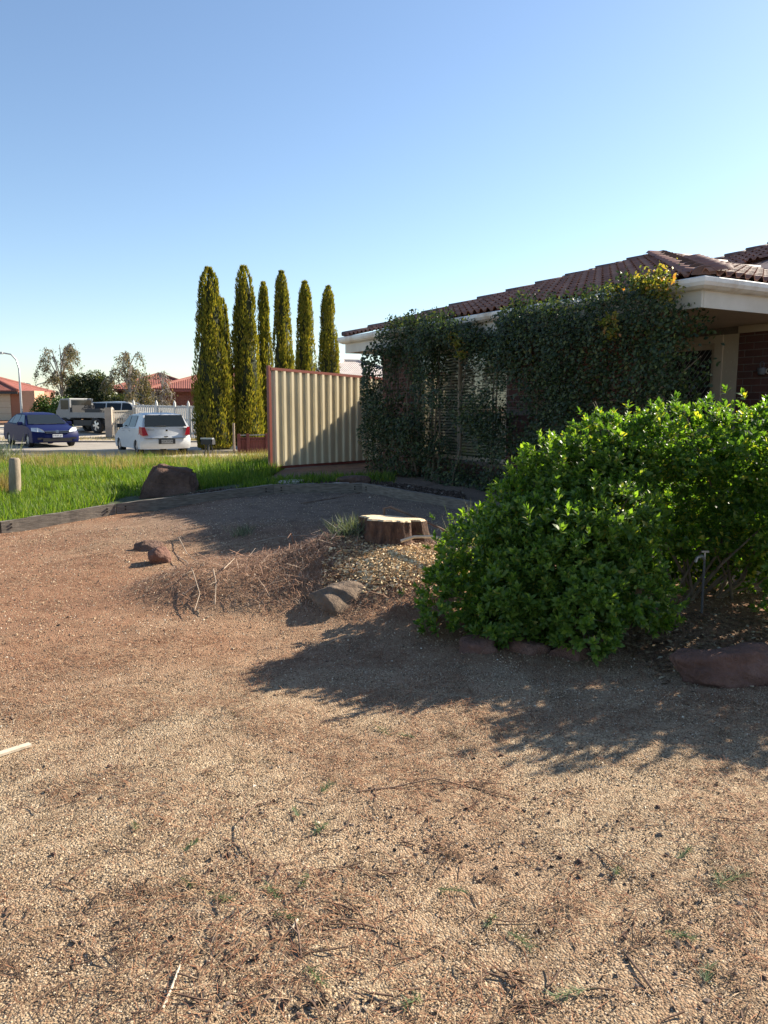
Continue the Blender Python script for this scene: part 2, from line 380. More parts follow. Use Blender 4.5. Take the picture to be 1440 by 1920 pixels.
m_peb = island('gravel_stones', [(0, (.06,.047,.036)), (.17, (.13,.092,.062)), (.35, (.32,.222,.138)), (.65, (.45,.33,.21)), (.9, (.57,.44,.30)), (1, (.70,.62,.50))])
link('gravel_stones', big_mesh('gravel_stones', *join(parts)), m_peb, kind='stuff', label=None) if False else \
    tag(link('gravel_stones', big_mesh('gravel_stones', *join(parts)), m_peb), 'loose tan gravel stones spread over the yard', 'gravel', kind='stuff')

def strips(x, y, L, wd, lift, arch=.12):
    n = len(x); a = rng.uniform(0, 2*np.pi, n)
    d = np.stack([np.cos(a), np.sin(a), rng.normal(0, .12, n)], 1)
    e = .03; gx = (gz(x+e, y)-gz(x-e, y))/(2*e); gy = (gz(x, y+e)-gz(x, y-e))/(2*e)
    d[:, 2] += d[:, 0]*gx+d[:, 1]*gy
    X, Y, Z = frames(d, np.tile([0, 0, 1.], (n, 1)))
    P = np.stack([x, y, gz(x, y)+lift], 1)
    return scatter(*NEEDLE, P, X, Y, Z, wd, L, L*rng.uniform(0, arch, n))
def mask(x, y, s, thr, seed):
    v = vnoise(np.stack([x, y, 0*x], 1), s, seed); return v > thr
x, y = frustum(42000, 1.45, 5.2); k = mask(x, y, 1.6, .02, 3.1) | (rng.random(len(x)) < .2); x, y = x[k], y[k]
pa = [strips(x, y, rng.uniform(.02, .10, len(x)), rng.uniform(.0011, .0024, len(x)), .006, .2)]
x, y = frustum(26000, 4.6, 9.3); k = (x < .6) & (mask(x, y, .9, -.1, 8.) | (rng.random(len(x)) < .3)); x, y = x[k], y[k]
pa.append(strips(x, y, rng.uniform(.03, .10, len(x)), rng.uniform(.0016, .0032, len(x)), .006))
m_needle = island('needle_litter', [(0, (.08,.045,.03)), (.3, (.20,.085,.045)), (.55, (.30,.135,.07)), (.8, (.38,.22,.12)), (1, (.50,.37,.24))])
tag(link('needle_litter', big_mesh('needle_litter', *join(pa)), m_needle), 'red-brown dry needle litter strewn over the gravel', 'needles', kind='stuff')
# brush and dry stalks on the mound
n = 19000
x = np.concatenate([rng.normal(-.95, .6, n//2), rng.normal(.0, .55, n//2)]); y = np.concatenate([rng.normal(6.6, .42, n//2), rng.normal(6.35, .5, n//2)])
k = (gz(x, y) > .045) & (y < 7.7) & (y > 5.2) & (np.hypot((x-.22)/.46, (y-6.05)/.26) > 1); x, y = x[k], y[k]
j_ = rng.random(len(x)) < .016
pa = [strips(x, y, np.where(j_, rng.uniform(.12, .34, len(x)), rng.uniform(.02, .085, len(x))), np.where(j_, rng.uniform(.003, .007, len(x)), rng.uniform(.0015, .0036, len(x))), rng.uniform(.0, .03, len(x))+np.where(j_, .02, 0), .22)]
m_brush = island('dry_brush', [(0, (.045,.028,.02)), (.2, (.17,.09,.055)), (.5, (.34,.185,.115)), (.8, (.38,.23,.15)), (1, (.56,.43,.32))])
tag(link('dry_brush', big_mesh('dry_brush', *join(pa)), m_brush), 'tangle of dry grey-brown brush covering the mound by the stump', 'brush', kind='stuff')
# saw chips round the stump
n = 12000; x = .22+rng.normal(0, .30, n); y = 6.1+rng.normal(0, .16, n)-.25*(x-.2)*0; k = (np.hypot(x-.07, y-6.6) > .27) & (x > -.5); x, y = x[k], y[k]
P = np.stack([x, y, gz(x, y)+rng.uniform(.002, .03, len(x))], 1); X, Y, Z = frames(rand_dirs(len(x), .5), rand_dirs(len(x)))
m_chip = island('saw_chips', [(0, (.34,.18,.09)), (.3, (.56,.38,.20)), (.7, (.72,.55,.33)), (1, (.82,.70,.48))])
tag(link('saw_chips', big_mesh('saw_chips', *scatter(*OCTA, P, X, Y, Z, rng.uniform(.004, .011, len(x)), rng.uniform(.008, .026, len(x)), .0025)), m_chip),
    'pale fresh saw chips heaped in front of the stump', 'wood chips', kind='stuff')

# ------------------------------------------------------------------ the brick house
TH = .5274; HS = 1.14; HC = (3.158*HS, 7.849*HS); HZ = CAM_H-1.3*HS
house = empty('brick_house', (HC[0], HC[1], HZ), TH, label='single storey brick house with brown tiled hip roof and white gutters', cat='house')
house.scale = (HS, HS, HS)
def hw(x, y, z):
    c, s = math.cos(TH), math.sin(TH); x, y = x*HS, y*HS; return np.array([HC[0]+x*c-y*s, HC[1]+x*s+y*c, z*HS+HZ])
GT, SW, RISE = 2.568, 3.863, 1.19          # gutter top, half width of the wing, rise of the roof
L2 = 2*SW
def brick_wall(y0, y1, z0, z1, xf, wall, skip=()):
    me = box_mesh('brick', (-.05, -.115, -.038), (.05, .115, .038), .004); me.materials.append(M['brick'])
    half = box_mesh('brick', (-.05, -.055, -.038), (.05, .055, .038), .004); half.materials.append(M['brick'])
    r = 0; z = z0+.043
    while z < z1-.03:
        y = y0+(.12 if r % 2 == 0 else 0)
        if r % 2: link('brick', half, None, wall, (xf+.05, y0+.06, z)); y = y0+.24
        while y+.115 <= y1+.01:
            if not any(a < y < b and c < z < d for a, b, c, d in skip):
                link('brick', me, None, wall, (xf+.05+random.uniform(-.0015, .0015), y, z))
            y += .24
        rest = y1-(y-.12)
        if rest > .03 and not skip:
            link('brick', me, None, wall, (xf+.05, y1-rest/2+.003, z), None, (1, (rest-.01)/.23, 1))
        z += .086; r += 1
wall = MB().box((2.006, .3, -.4), (2.2, .99, 2.29)).box((2.006, .99, 2.2), (2.2, 2.6, 2.29)).box((2.006, 2.25, -.4), (2.2, 2.6, 2.2)).build('wall', M['mortar'], house)
brick_wall(.3, .985, .1, 2.25, 2.0, wall)
M['farbrick'] = farbrick('house_brickwork', (.085,.033,.028), (.12,.045,.035), (.17,.135,.115))
wl = MB().box((.506, 2.6, -.4), (.7, 3.62, 2.29)).box((.506, 3.62, -.4), (.7, 6.12, .47)).box((.506, 3.62, 2.22), (.7, 6.12, 2.29)).box((.506, 6.12, -.4), (.7, 7.2, 2.29)).build('wall', M['mortar'], house)
brick_wall(2.6, 3.62, -.1, 1.25, .5, wl)
brick_wall(3.62, 4.9, -.1, .47, .5, wl)
for q0, q1 in (((.5, 4.92, -.3), (.505, 6.12, .46)), ((.5, 6.125, -.3), (.505, 7.19, 2.28)), ((.5, 2.62, 1.27), (.505, 3.61, 2.28))): MB().box(q0, q1).build('brickwork', M['farbrick'], wl)
MB().box((.7, 2.4, -.4), (2.0, 2.6, 2.29)).build('wall', M['farbrick'], house)
MB().box((.7, 7.0, -.4), (7.2, 7.2, 2.29)).build('wall', M['farbrick'], house)
MB().box((2.2, .3, -.4), (7.2, .5, 2.29)).build('wall', M['farbrick'], house)
MB().box((7.0, .5, -.4), (7.2, 7.0, 2.29)).build('wall', M['farbrick'], house)
# window with blind
win = MB().box((.54, 3.62, .47), (.6, 3.68, 2.22)).box((.54, 6.06, .47), (.6, 6.12, 2.22)).box((.54, 3.68, .47), (.6, 6.06, .53)).box((.54, 3.68, 2.16), (.6, 6.06, 2.22)).box((.541, 4.84, .53), (.599, 4.88, 2.16)).build('window', M['cream_frame'], house)
MB().box((.565, 3.68, .53), (.575, 6.06, 2.16)).build('window_glass', pane_mat(), win)
b = MB()
for i in range(34): b.prism([(.60, .55+i*.047), (.612, .576+i*.047), (.609, .58+i*.047), (.597, .555+i*.047)], 'y', 3.70, 6.05)
b.build('blind', M['blind'], win); MB().box((.66, 3.62, .47), (.67, 6.12, 2.22)).build('dark_room_sheet', M['dark_metal'], win)  # dark sheet stands in for the unlit room between the slats
# porch door, side panel
dr = MB().box((1.98, 1.2, -.1), (2.06, 1.32, 2.2)).box((1.98, 2.18, -.1), (2.06, 2.25, 2.2)).box((1.981, 1.32, 2.1), (2.06, 2.18, 2.2)).box((2.0, .992, -.1), (2.03, 1.2, 2.2)).build('door_frame', M['cream_frame'], house)
b = MB()
b.box((2.03, 1.32, 0), (2.06, 1.39, 2.1)).box((2.03, 2.11, 0), (2.06, 2.18, 2.1)).box((2.031, 1.39, 2.03), (2.059, 2.11, 2.1)).box((2.031, 1.39, 0), (2.059, 2.11, .12)).box((2.031, 1.39, .95), (2.059, 2.11, 1.05))
door = b.build('door', M['cream_frame'], house)
b = MB(); s0 = .075
for i in range(-30, 14):
    for sg in (1, -1):
        y0, z0 = 1.39, .12+i*s0*1.15; pts = []
        for t in np.linspace(0, .72, 2): pts.append((y0+t, (z0+t*1.25) if sg > 0 else (z0+2.2-t*1.25+0)))
        (ya, za), (yb, zb) = pts
        lo, hi = .12, 2.03
        if max(za, zb) < lo or min(za, zb) > hi: continue
        f = lambda z: ya+(yb-ya)*(z-za)/(zb-za)
        A = (ya, za) if lo <= za <= hi else ((f(lo), lo) if za < lo else (f(hi), hi))
        B = (yb, zb) if lo <= zb <= hi else ((f(lo), lo) if zb < lo else (f(hi), hi))
        b.tube([(2.045, *A), (2.045, *B)], .0045, 4)
b.build('security_mesh', M['galv'], door)
MB().box((2.09, 1.32, 0), (2.1, 2.18, 2.1)).build('inner_door', M['dark_metal'], door)
b = MB()
for i in range(16):
    for j in range(2): b.tube([(1.996, 1.05+j*.09+(i % 2)*.03, .3+i*.12), (2.004, 1.05+j*.09+(i % 2)*.03, .3+i*.12)], .01, 8)
b.build('panel_studs', M['blind'], dr)
MB().box((1.97, .3, 2.2), (1.998, .985, 2.285)).build('cornice', M['soffit'], house)
# eaves
sf = MB().box((.03, .03, 2.29), (2.0, L2, 2.31)).box((2.0, .03, 2.291), (L2, .5, 2.311)).build('soffit', M['soffit'], house)
fs = MB().box((.015, .02, 2.285), (.045, L2, 2.50)).box((.0451, .015, 2.284), (L2, .045, 2.499)).box((.0451, L2-.03, 2.286), (L2, L2-.001, 2.5)).build('fascia', M['fascia'], house)
gp = [(0.01, -.005), (-.05, .005), (-.085, .03), (-.1, .065), (-.1, .105), (-.088, .115), (-.085, .07), (-.06, .035), (0.01, .02)]
gut = MB()
def miter(prof, base_z):
    n = len(prof); V = []
    V += [(p[0], L2-p[0]*1, base_z+p[1]) for p in prof]
    V += [(p[0], p[0], base_z+p[1]) for p in prof]
    V += [(L2, p[0], base_z+p[1]) for p in prof]
    Fc = [(k*n+i, k*n+(i+1) % n, (k+1)*n+(i+1) % n, (k+1)*n+i) for k in range(2) for i in range(n)]
    return V, Fc+[tuple(range(n)), tuple(range(2*n, 3*n))[::-1]]
gut.add(*miter(gp, 2.455)); gut.box((0, L2, 2.455), (L2, L2+.1, 2.57))
gut.build('gutter', M['white_paint'], house)
# roof: deck, tiles, caps
AP = (SW, SW, GT+RISE)
deck = MB().add([(-.03, -.03, GT-.03), (L2+.03, -.03, GT-.03), (L2+.03, L2+.03, GT-.03), (-.03, L2+.03, GT-.03), (SW, SW, GT+RISE-.03)], [(0, 1, 4), (1, 2, 4), (2, 3, 4), (3, 0, 4), (0, 3, 2, 1)])
roof = deck.build('roof', M['cap'], house)
def tile_mesh():
    tw, tl, n = .30, .37, 13; V = []; Fc = []
    prof = []
    for i in range(n):
        u = i/(n-1); ph = (u*2) % 1.0 if i < n-1 else 1.0
        prof.append((u*tw, 0.05*max(0, math.sin(math.pi*min(1, max(0, (ph-.38)/.62))))))
    for v, lift in ((0, .042), (tl, .004)):
        for x, z in prof: V.append((x, v, z+lift))
    for x, z in prof: V.append((x, 0.004, z+.028))
    Fc = [(i, i+1, n+i+1, n+i) for i in range(n-1)]+[(2*n+i, 2*n+i+1, i+1, i) for i in range(n-1)]
    me = bpy.data.meshes.new('roof_tile'); me.from_pydata(V, [], Fc); me.update()
    for p in me.polygons: p.use_smooth = p.index < n-1
    me.materials.append(M['tile']); return me
TM = tile_mesh()
def tile_slope(origin, ex, ey, length, wid, parent, keep):
    """ex along the eave, ey up the slope (unit vectors); triangle of base `length`, apex at mid"""
    ez = ex.cross(ey); mt = Matrix((ex, ey, ez)).transposed().to_4x4(); e = mt.to_euler()
    sl = wid; rows = int(sl/.32); cnt = 0
    for r in range(rows+1):
        v = r*.32; half = (1-v/sl)*length/2
        for i in range(int(length/.3)+1):
            u = i*.3+.02; uc = u+.15
            if abs(uc-length/2) < half-.02 and keep(uc, v):
                o = link('roof_tile', TM, None, parent); o.rotation_euler = (e.x, e.y, e.z)
                o.location = origin+ex*u+ey*v+ez*random.uniform(-.002, .003); cnt += 1
    return cnt
slope_len = math.hypot(SW, RISE)
# left slope (seen from the drive): eave runs along local y
c1 = tile_slope(Vector((-.02, L2, GT)), Vector((0, -1, 0)), Vector((SW, 0, RISE)).normalized(), L2, slope_len, roof, lambda u, v: True)
c2 = tile_slope(Vector((0, -.02, GT)), Vector((1, 0, 0)), Vector((0, SW, RISE)).normalized(), L2, slope_len, roof, lambda u, v: u < 4.6)
def caps(a, b_, parent, n):
    a, b_ = Vector(a), Vector(b_); d = (b_-a); Lc = d.length; d.normalize(); step = Lc/n
    me = bpy.data.meshes.new('ridge_cap'); V = []; k = 7
    for t, rr in ((-.02, .115), (step+.03, .09)):
        for j in range(k):
            an = math.pi*(j/(k-1)); V.append((math.cos(an)*rr, t, math.sin(an)*rr*.75-.02+(.02 if t < 0 else 0)))
    Fc = [(j, j+1, k+j+1, k+j) for j in range(k-1)]+[tuple(range(k))[::-1], tuple(range(k, 2*k))]
    me.from_pydata(V, [], Fc); me.update(); me.materials.append(M['cap'])
    for p in me.polygons: p.use_smooth = p.index < k-1
    up = Vector((0, 0, 1)); X = d.cross(up).normalized(); Z = X.cross(d)
    e = Matrix((X, d, Z)).transposed().to_euler()
    for i in range(n):
        o = link('ridge_cap', me, None, parent); o.location = a+d*(i*step); o.rotation_euler = e
caps((0, 0, GT+.03), (AP[0], AP[1], AP[2]+.03), roof, 11)
caps((0, L2, GT+.03), (AP[0], AP[1], AP[2]+.03), roof, 11)
caps((L2, 0, GT+.03), (AP[0], AP[1], AP[2]+.03), roof, 11)
# main body of the house behind
X2, Y2, W2 = 2.75, 10.8, 6.9; R2 = W2*.345
dk2 = MB().add([(X2, Y2, GT-.03), (X2, Y2-2*W2, GT-.03), (X2+W2, Y2-W2, GT+R2-.03), (X2+2*W2, Y2, GT-.03), (X2+2*W2, Y2-2*W2, GT-.03)],
               [(0, 1, 2), (0, 2, 3), (1, 4, 2), (2, 4, 3)])
roof2 = dk2.build('roof', M['cap'], house)
MB().box((X2+.5, 7.2, -.4), (X2+.7, Y2-.5, 2.4)).box((X2+.7, Y2-.7, -.4), (X2+8, Y2-.5, 2.4)).build('wall', M['farbrick'], house)
MB().box((X2-.1, 7.75, 2.45), (X2-.002, Y2, 2.57)).build('gutter', M['white_paint'], house)
MB().box((X2, L2, 2.29), (X2+.5, Y2, 2.32)).box((X2, L2, 2.32), (X2+.03, Y2, 2.5)).build('fascia', M['fascia'], house)
c3 = tile_slope(Vector((X2-.02, Y2, GT)), Vector((0, -1, 0)), Vector((W2, 0, R2)).normalized(), 2*W2, math.hypot(W2, R2), roof2,
                lambda u, v: v > 3.6 and u < 2.2+v*1.0 and u < 8.2)
caps((X2, Y2, GT+.03), (X2+W2, Y2-W2, GT+R2+.05), roof2, 24)
print('tiles', c1, c2, c3)
# ornament on the porch wall
orn = empty('wall_ornament', tuple(hw(1.99, .62, 1.74)), TH, label='small grey pot ornament hanging on the porch brick wall', cat='ornament')
b = MB(); b.tube([(-.05, 0, -.07), (-.05, 0, -.055), (-.05, 0, .0), (-.05, 0, .03)], [.03, .05, .062, .055], 12); b.build('pot', M['potgrey'], orn, smooth=True)
b = MB(); b.tube([(-.05, .03*math.cos(t)-.0, .07+.04*math.sin(t)) for t in np.linspace(-.9, 4.0, 12)], .007, 6); b.build('hook', M['potgrey'], orn)
b = MB(); b.tube([(-.03, -.08+.028*math.cos(t), -.02+.028*math.sin(t)) for t in np.linspace(0, 6.28, 14)], .008, 6); b.build('ring', M['cream_frame'], orn)

# ------------------------------------------------------------------ cream steel gate panel
post = Vector((-2.06*HS, 13.94*HS, 0)); FA = R(48)
gate = empty('steel_fence_panel', (post.x, post.y, .215), FA, label='cream ribbed steel fence panel in red-brown frame beside the house', cat='fence'); gate.scale = (1.12, 1.12, 1.12)
fl, fh, sag = 3.3, 1.78, -.032
def zs(x): return sag*x
MB().box((-.03, -.03, -.15), (.03, .03, 1.98)).build('post', M['red_steel'], gate, bev=.004)
def rail(z, h):
    b = MB(); b.add([(.03, -.035, z), (fl, -.035, z+zs(fl)*(1 if z > 1 else .1)), (fl, .035, z+zs(fl)*(1 if z > 1 else .1)), (.03, .035, z), (.03, -.035, z+h), (fl, -.035, z+h+zs(fl)*(1 if z > 1 else .1)), (fl, .035, z+h+zs(fl)*(1 if z > 1 else .1)), (.03, .035, z+h)],
                      [(0,3,2,1),(4,5,6,7),(0,1,5,4),(1,2,6,5),(2,3,7,6),(3,0,4,7)]); return b
rail(1.90, .05).build('top_rail', M['red_steel'], gate); rail(.10, .045).build('bottom_rail', M['red_steel'], gate)
per = .196
for k in range(4):
    x0 = .035+k*per*4; V = []; prof = []
    for i in range(4):
        q = x0+i*per; prof += [(q, 0), (q+.075, 0), (q+.095, -.034), (q+.15, -.034), (q+.17, 0)]
    prof.append((x0+4*per+.012, 0 if k % 2 else .0)); prof = [p for p in prof if p[0] < fl]
    n = len(prof); off = -.002*(k % 2)
    for zb in (0, 1):
        for x, yy in prof:
            V.append((x, yy+off, (.145+zs(x)*.1) if zb == 0 else (1.90+zs(x))))
    me = bpy.data.meshes.new('sheet'); me.from_pydata(V, [], [(i, i+1, n+i+1, n+i) for i in range(n-1)]); me.update()
    o = link('sheet', me, M['cream_steel'], gate); md = o.modifiers.new('t', 'SOLIDIFY'); md.thickness = .0016

# ------------------------------------------------------------------ timber sleepers edging the drive
def sleeper(p, q, label, h=.15, t=.06):
    p, q = Vector((*p, g(*p))), Vector((*q, g(*q))); d = q-p; Ls = Vector((d.x, d.y, 0)).length; rz = math.atan2(d.y, d.x)
    root = empty('timber_sleeper', p, rz, label=label, cat='sleeper', group='timber sleepers edging the drive'); sl = d.z/Ls
    b = MB(); n = 14; V = []
    for i in range(n+1):
        x = Ls*i/n; z = sl*x; j = random.uniform(-.004, .004)
        V += [(x, -t/2+j, z-.06), (x, t/2+j, z-.06), (x, t/2+j, z+h+random.uniform(-.006, .006)), (x, -t/2+j, z+h+random.uniform(-.006, .006))]
    Fc = [(i*4+k, i*4+(k+1) % 4, i*4+4+(k+1) % 4, i*4+4+k) for i in range(n) for k in range(4)]+[(3, 2, 1, 0), tuple(range(n*4, n*4+4))]
    b.add(V, Fc).build('board', M['sleeper'], root)
    for x in (.12, Ls-.12):
        for dz in (.06, .1): MB().tube([(x, -t/2-.012, sl*x+dz), (x, -t/2+.01, sl*x+dz)], .013, 6).build('bolt', M['bolt'], root)
    MB().box((Ls-.03, t/2, sl*Ls-.1), (Ls+.03, t/2+.045, sl*Ls+h-.01)).build('stake', M['sleeper'], root)
def lerp2(a, b_, t): return (a[0]+(b_[0]-a[0])*t, a[1]+(b_[1]-a[1])*t)
E_ = EDGE
sleeper(E_[0], E_[1], 'grey timber sleeper running off the left edge of the picture')
sleeper(lerp2(E_[1], E_[2], .006), E_[2], 'sunlit grey timber sleeper below the rounded log post')
sleeper(lerp2(E_[2], E_[3], .01), E_[3], 'shaded timber sleeper in front of the big brown rock')
sleeper(lerp2(E_[3], E_[4], .012), E_[4], 'shaded timber sleeper at the back, below the cream steel fence')
sleeper(lerp2(E_[4], E_[5], .01), E_[5], 'shaded timber sleeper along the foot of the leafy climber')
sleeper(lerp2(E_[5], E_[6], .01), E_[6], 'timber sleeper disappearing behind the green shrub')
# round log post at the left
px_, py_ = un(28, 925, .1)
b = MB(); b.tube([(0, 0, -.2), (0, 0, 0), (.005, 0, .3), (.01, 0, .60), (.01, 0, .64)], [.1, .1, .098, .092, .07], 14)
b.build('log_post', M['log'], loc=(px_, py_, .08), rot=(0, R(2), 0), label='short round weathered log post standing in tall grass at left', cat='post') if False else \
    tag(b.build('log_post', M['log'], smooth=True), 'short round weathered log post standing in the grass at left', 'post')
o = bpy.data.objects['log_post']; o.location = (px_, py_, .08); o.rotation_euler = (0, R(2), 0)

# ------------------------------------------------------------------ rocks
def rock(name, label, loc, size, m, seed, rz=0, sub=4, amp=.22, group=None, flat=0, sharp=1.0, tilt=(0, 0)):
    bm = bmesh.new(); bmesh.ops.create_icosphere(bm, subdivisions=sub, radius=1)
    rr = random.Random(seed)
    planes = [(Vector((rr.gauss(0, 1), rr.gauss(0, 1), rr.gauss(0, .8))).normalized(), rr.uniform(.62, .88)) for _ in range(9)]
    for v in bm.verts:
        c = v.co.copy()
        for nn, dd in planes:
            e = c.dot(nn)-dd
            if e > 0: c -= nn*e*.85*sharp
        c *= 1+amp*mnoise.noise(c*1.4+Vector((seed, 0, 0)))+amp*.35*mnoise.noise(c*4+Vector((0, seed, 0)))+amp*.12*mnoise.noise(c*11)
        v.co = Vector((c.x*size[0], c.y*size[1], c.z*size[2]))
    me = bpy.data.meshes.new(name); bm.to_mesh(me); bm.free()
    for p in me.polygons: p.use_smooth = True
    o = link(name, me, m, loc=loc, rot=(tilt[0], tilt[1], rz)); return tag(o, label, 'rock', group)
RB = 'reddish rocks bordering the shrub bed'
def onground(px, py, z): x, y = un(px, py, z); return x, y, g(x, y)
rock('border_rock', 'large rounded reddish rock at right edge in front of the shrubs', (2.1, 4.42, .05), (.38, .2, .16), M['red_rock'], 3, .1, 5, group=RB, amp=.24)
rock('border_rock', 'reddish rock at the left foot of the leafy shrub', (.63, 4.92, .02), (.17, .13, .10), M['red_rock'], 5, .2, group=RB)
rock('border_rock', 'reddish rock half hidden under the middle of the leafy shrub', (.93, 4.92, .01), (.17, .13, .10), M['red_rock'], 8, -.2, group=RB)
rock('border_rock', 'small reddish rock poking out under the right of the leafy shrub', (1.2, 4.82, .0), (.16, .11, .08), M['red_rock'], 11, .1, group=RB)
# the big wedge shaped rock on the lawn
bm = bmesh.new()
P8 = [(-.52,-.28,-.1),(.50,-.30,-.1),(.55,.3,-.1),(-.5,.32,-.1),(-.20,-.12,.55),(.42,-.16,.40),(.44,.2,.42),(-.22,.2,.56)]
vs = [bm.verts.new(p) for p in P8]
for q in [(0,3,2,1),(4,5,6,7),(0,1,5,4),(1,2,6,5),(2,3,7,6),(3,0,4,7)]: bm.faces.new([vs[i] for i in q])
bmesh.ops.bevel(bm, geom=list(bm.edges), offset=.05, segments=2, affect='EDGES'); bmesh.ops.subdivide_edges(bm, edges=list(bm.edges), cuts=5, use_grid_fill=True)
bm.normal_update()
for v in bm.verts:
    q = v.co; v.co = q+v.normal*(.05*mnoise.noise(q*3)+.03*mnoise.noise(q*9)+.016*mnoise.noise(q*24))
me = bpy.data.meshes.new('lawn_rock'); bm.to_mesh(me); bm.free()
for p in me.polygons: p.use_smooth = True
x, y = un(312, 920, .2); tag(link('lawn_rock', me, M['brown_rock'], loc=(x, y+.15, g(x, y)), rot=(0, 0, .12)), 'big dark brown wedge shaped rock standing on the lawn edge', 'rock')
# layered boulder in the mound
bm = bmesh.new(); bmesh.ops.create_icosphere(bm, subdivisions=5, radius=1)
for v in bm.verts:
    c = v.co.copy()
    if c.x < -.6: c.x = -.6-(-.6-c.x)*.2
    lay = .055*math.sin(c.x*14+c.y*4+2*mnoise.noise(c*2)); k = 1+.15*mnoise.noise(c*1.6)+lay+.03*mnoise.noise(c*7)
    v.co = Vector((c.x*.34*k, c.y*.21*k, c.z*.15*k))
me = bpy.data.meshes.new('mound_boulder'); bm.to_mesh(me); bm.free()
for p in me.polygons: p.use_smooth = True
tag(link('mound_boulder', me, M['tan_rock'], loc=(-.3, 5.85, g(-.3, 5.85)-.085), rot=(.1, -.12, R(38))), 'tan boulder with curved layers half buried in the mound below the stump', 'rock')
x, y = un(297, 1048, .08); rock('mound_stone', 'small upright orange-brown stone at the left end of the mound', (x, y, g(x, y)+.05), (.12, .1, .13), M['red_rock'], 21, .4)
x, y = un(278, 1026, .1); rock('mound_stone', 'flat dark stone lying behind the upright orange-brown stone', (x+.02, y, g(x, y)+.02), (.17, .12, .07), M['brown_rock'], 27, .3)
x, y = un(745, 900, .3)
rock('fence_stone', 'grey-brown stone at the right foot of the steel fence', (-.5, 12.9, g(-.5, 12.9)+.05), (.28, .16, .13), M['brown_rock'], 31, .3)
for i, (a_, b_, lab) in enumerate([(543, 898, 'pale flat paving slab lying under the left of the steel fence'), (630, 905, 'grey flat slab lying by the right half of the steel fence')]):
    x, y = un(a_, b_, .38); bb = MB().prism([(-.2,-.12),(.16,-.15),(.24,.05),(.05,.16),(-.18,.1)], 'z', 0, .035)
    o = tag(bb.build('paving_slab', M['concrete'], bev=.006), lab, 'slab'); o.location = (x, y, g(x, y)+.015); o.rotation_euler = (R(5), R(-3), .3*i)

# ------------------------------------------------------------------ stump
sx_, sy_ = .07, 6.6; sz_ = g(sx_, sy_)-.055
stump = empty('tree_stump', (sx_, sy_, sz_), 0, label='freshly cut tree stump with pale top on the mound', cat='stump')
na, nh = 72, 14; V = []
def srad(a_, t):
    r = .255+.02*math.sin(3*a_+1)+.018*math.sin(5*a_)+.008*math.sin(11*a_+2)+.006*math.sin(23*a_)
    cut = .085*math.exp(-((((a_-5.75+math.pi) % (2*math.pi))-math.pi)/.24)**2)
    fl_ = (1-t)**2.0*(.06+.13*max(0, math.sin(4*a_+.6)))
    return r-cut+fl_
for j in range(nh+1):
    t = j/nh
    for i in range(na):
        a_ = 2*math.pi*i/na; r = srad(a_, t)+.011*abs(math.sin(9*a_+1.5*mnoise.noise(Vector((math.cos(a_)*2, math.sin(a_)*2, t)))))*(1-.4*t)+.02*mnoise.noise(Vector((math.cos(a_)*5, math.sin(a_)*5, t*1.6)))+.006*mnoise.noise(Vector((math.cos(a_)*16, math.sin(a_)*16, t*4)))
        V.append((r*math.cos(a_)*1.05, r*math.sin(a_)*.9, -.1+t*(.355+.02*math.cos(a_+2.5))))
Fc = [(j*na+i, j*na+(i+1) % na, (j+1)*na+(i+1) % na, (j+1)*na+i) for j in range(nh) for i in range(na)]
me = bpy.data.meshes.new('bark'); me.from_pydata(V, [], Fc); me.update()
for p in me.polygons: p.use_smooth = True
link('bark', me, M['bark'], stump)
top = [Vector(v) for v in V[-na:]]; c0 = sum(top, Vector())/na
Vt = [c0+Vector((0, 0, .012))]; Ft = []
for k, fr in enumerate((.5, .93, 1.0)):
    for v in top: Vt.append(c0+(v-c0)*fr+Vector((0, 0, .012 if fr < .99 else -.004)))
for i in range(na):
    j = (i+1) % na; Ft.append((0, 1+i, 1+j))
    for k in range(2): Ft.append((1+k*na+i, 1+(k+1)*na+i, 1+(k+1)*na+j, 1+k*na+j))
me = bpy.data.meshes.new('cut_face'); me.from_pydata(Vt, [], Ft); me.update(); link('cut_face', me, M['cutwood'], stump)
def stick(name, label, pts, r0, r1, m, cat='stick', twigs=0, group=None):
    pts = [Vector(p) for p in pts]; n = len(pts)
    root = MB().tube(pts, [r0+(r1-r0)*i/(n-1) for i in range(n)], 7)
    for k in range(twigs):
        i = random.randrange(1, n-1); p = pts[i]; d = (pts[i+1]-p).normalized(); a_ = random.choice((-1, 1))*random.uniform(.4, .9)
        d2 = Vector((d.x*math.cos(a_)-d.y*math.sin(a_), d.x*math.sin(a_)+d.y*math.cos(a_), random.uniform(.0, .15))); Lk = random.uniform(.05, .14)
        root.tube([p, p+d2*Lk*.5, p+d2*Lk+Vector((0, 0, -.01))], [r1*.9, r1*.7, r1*.4], 5)
    return tag(root.build(name, m, smooth=True), label, cat, group)
def gp_(px, py, up=.006, z=None):
    zz = 0.0
    for _ in range(8):
        x, y = un(px, py, zz); zz = g(x, y)
    return (x, y, zz+up)
stick('bent_root', 'dark curved root arching behind the stump', [(.0, 6.95, .5), (.0, 6.97, .68), (.06, 6.99, .69), (.25, 6.95, .62), (.5, 6.85, .52), (.75, 6.7, .4)], .014, .009, M['twig'], 'root')
stick('cut_branch', 'long pale branch leaning from the stump foot to the shrub', [(.14, 6.27, .5), (.25, 6.25, .54), (.4, 6.2, .55), (.58, 6.1, .52), (.72, 5.95, .5)], .014, .01, M['palewood'], 'branch')
stick('fallen_branch', 'thin forked brown branch lying across the sunlit gravel', [gp_(668, 1487), gp_(740, 1478), gp_(815, 1467, .02), gp_(880, 1478), gp_(975, 1500)], .004, .0022, M['twig'], 'branch', 4)
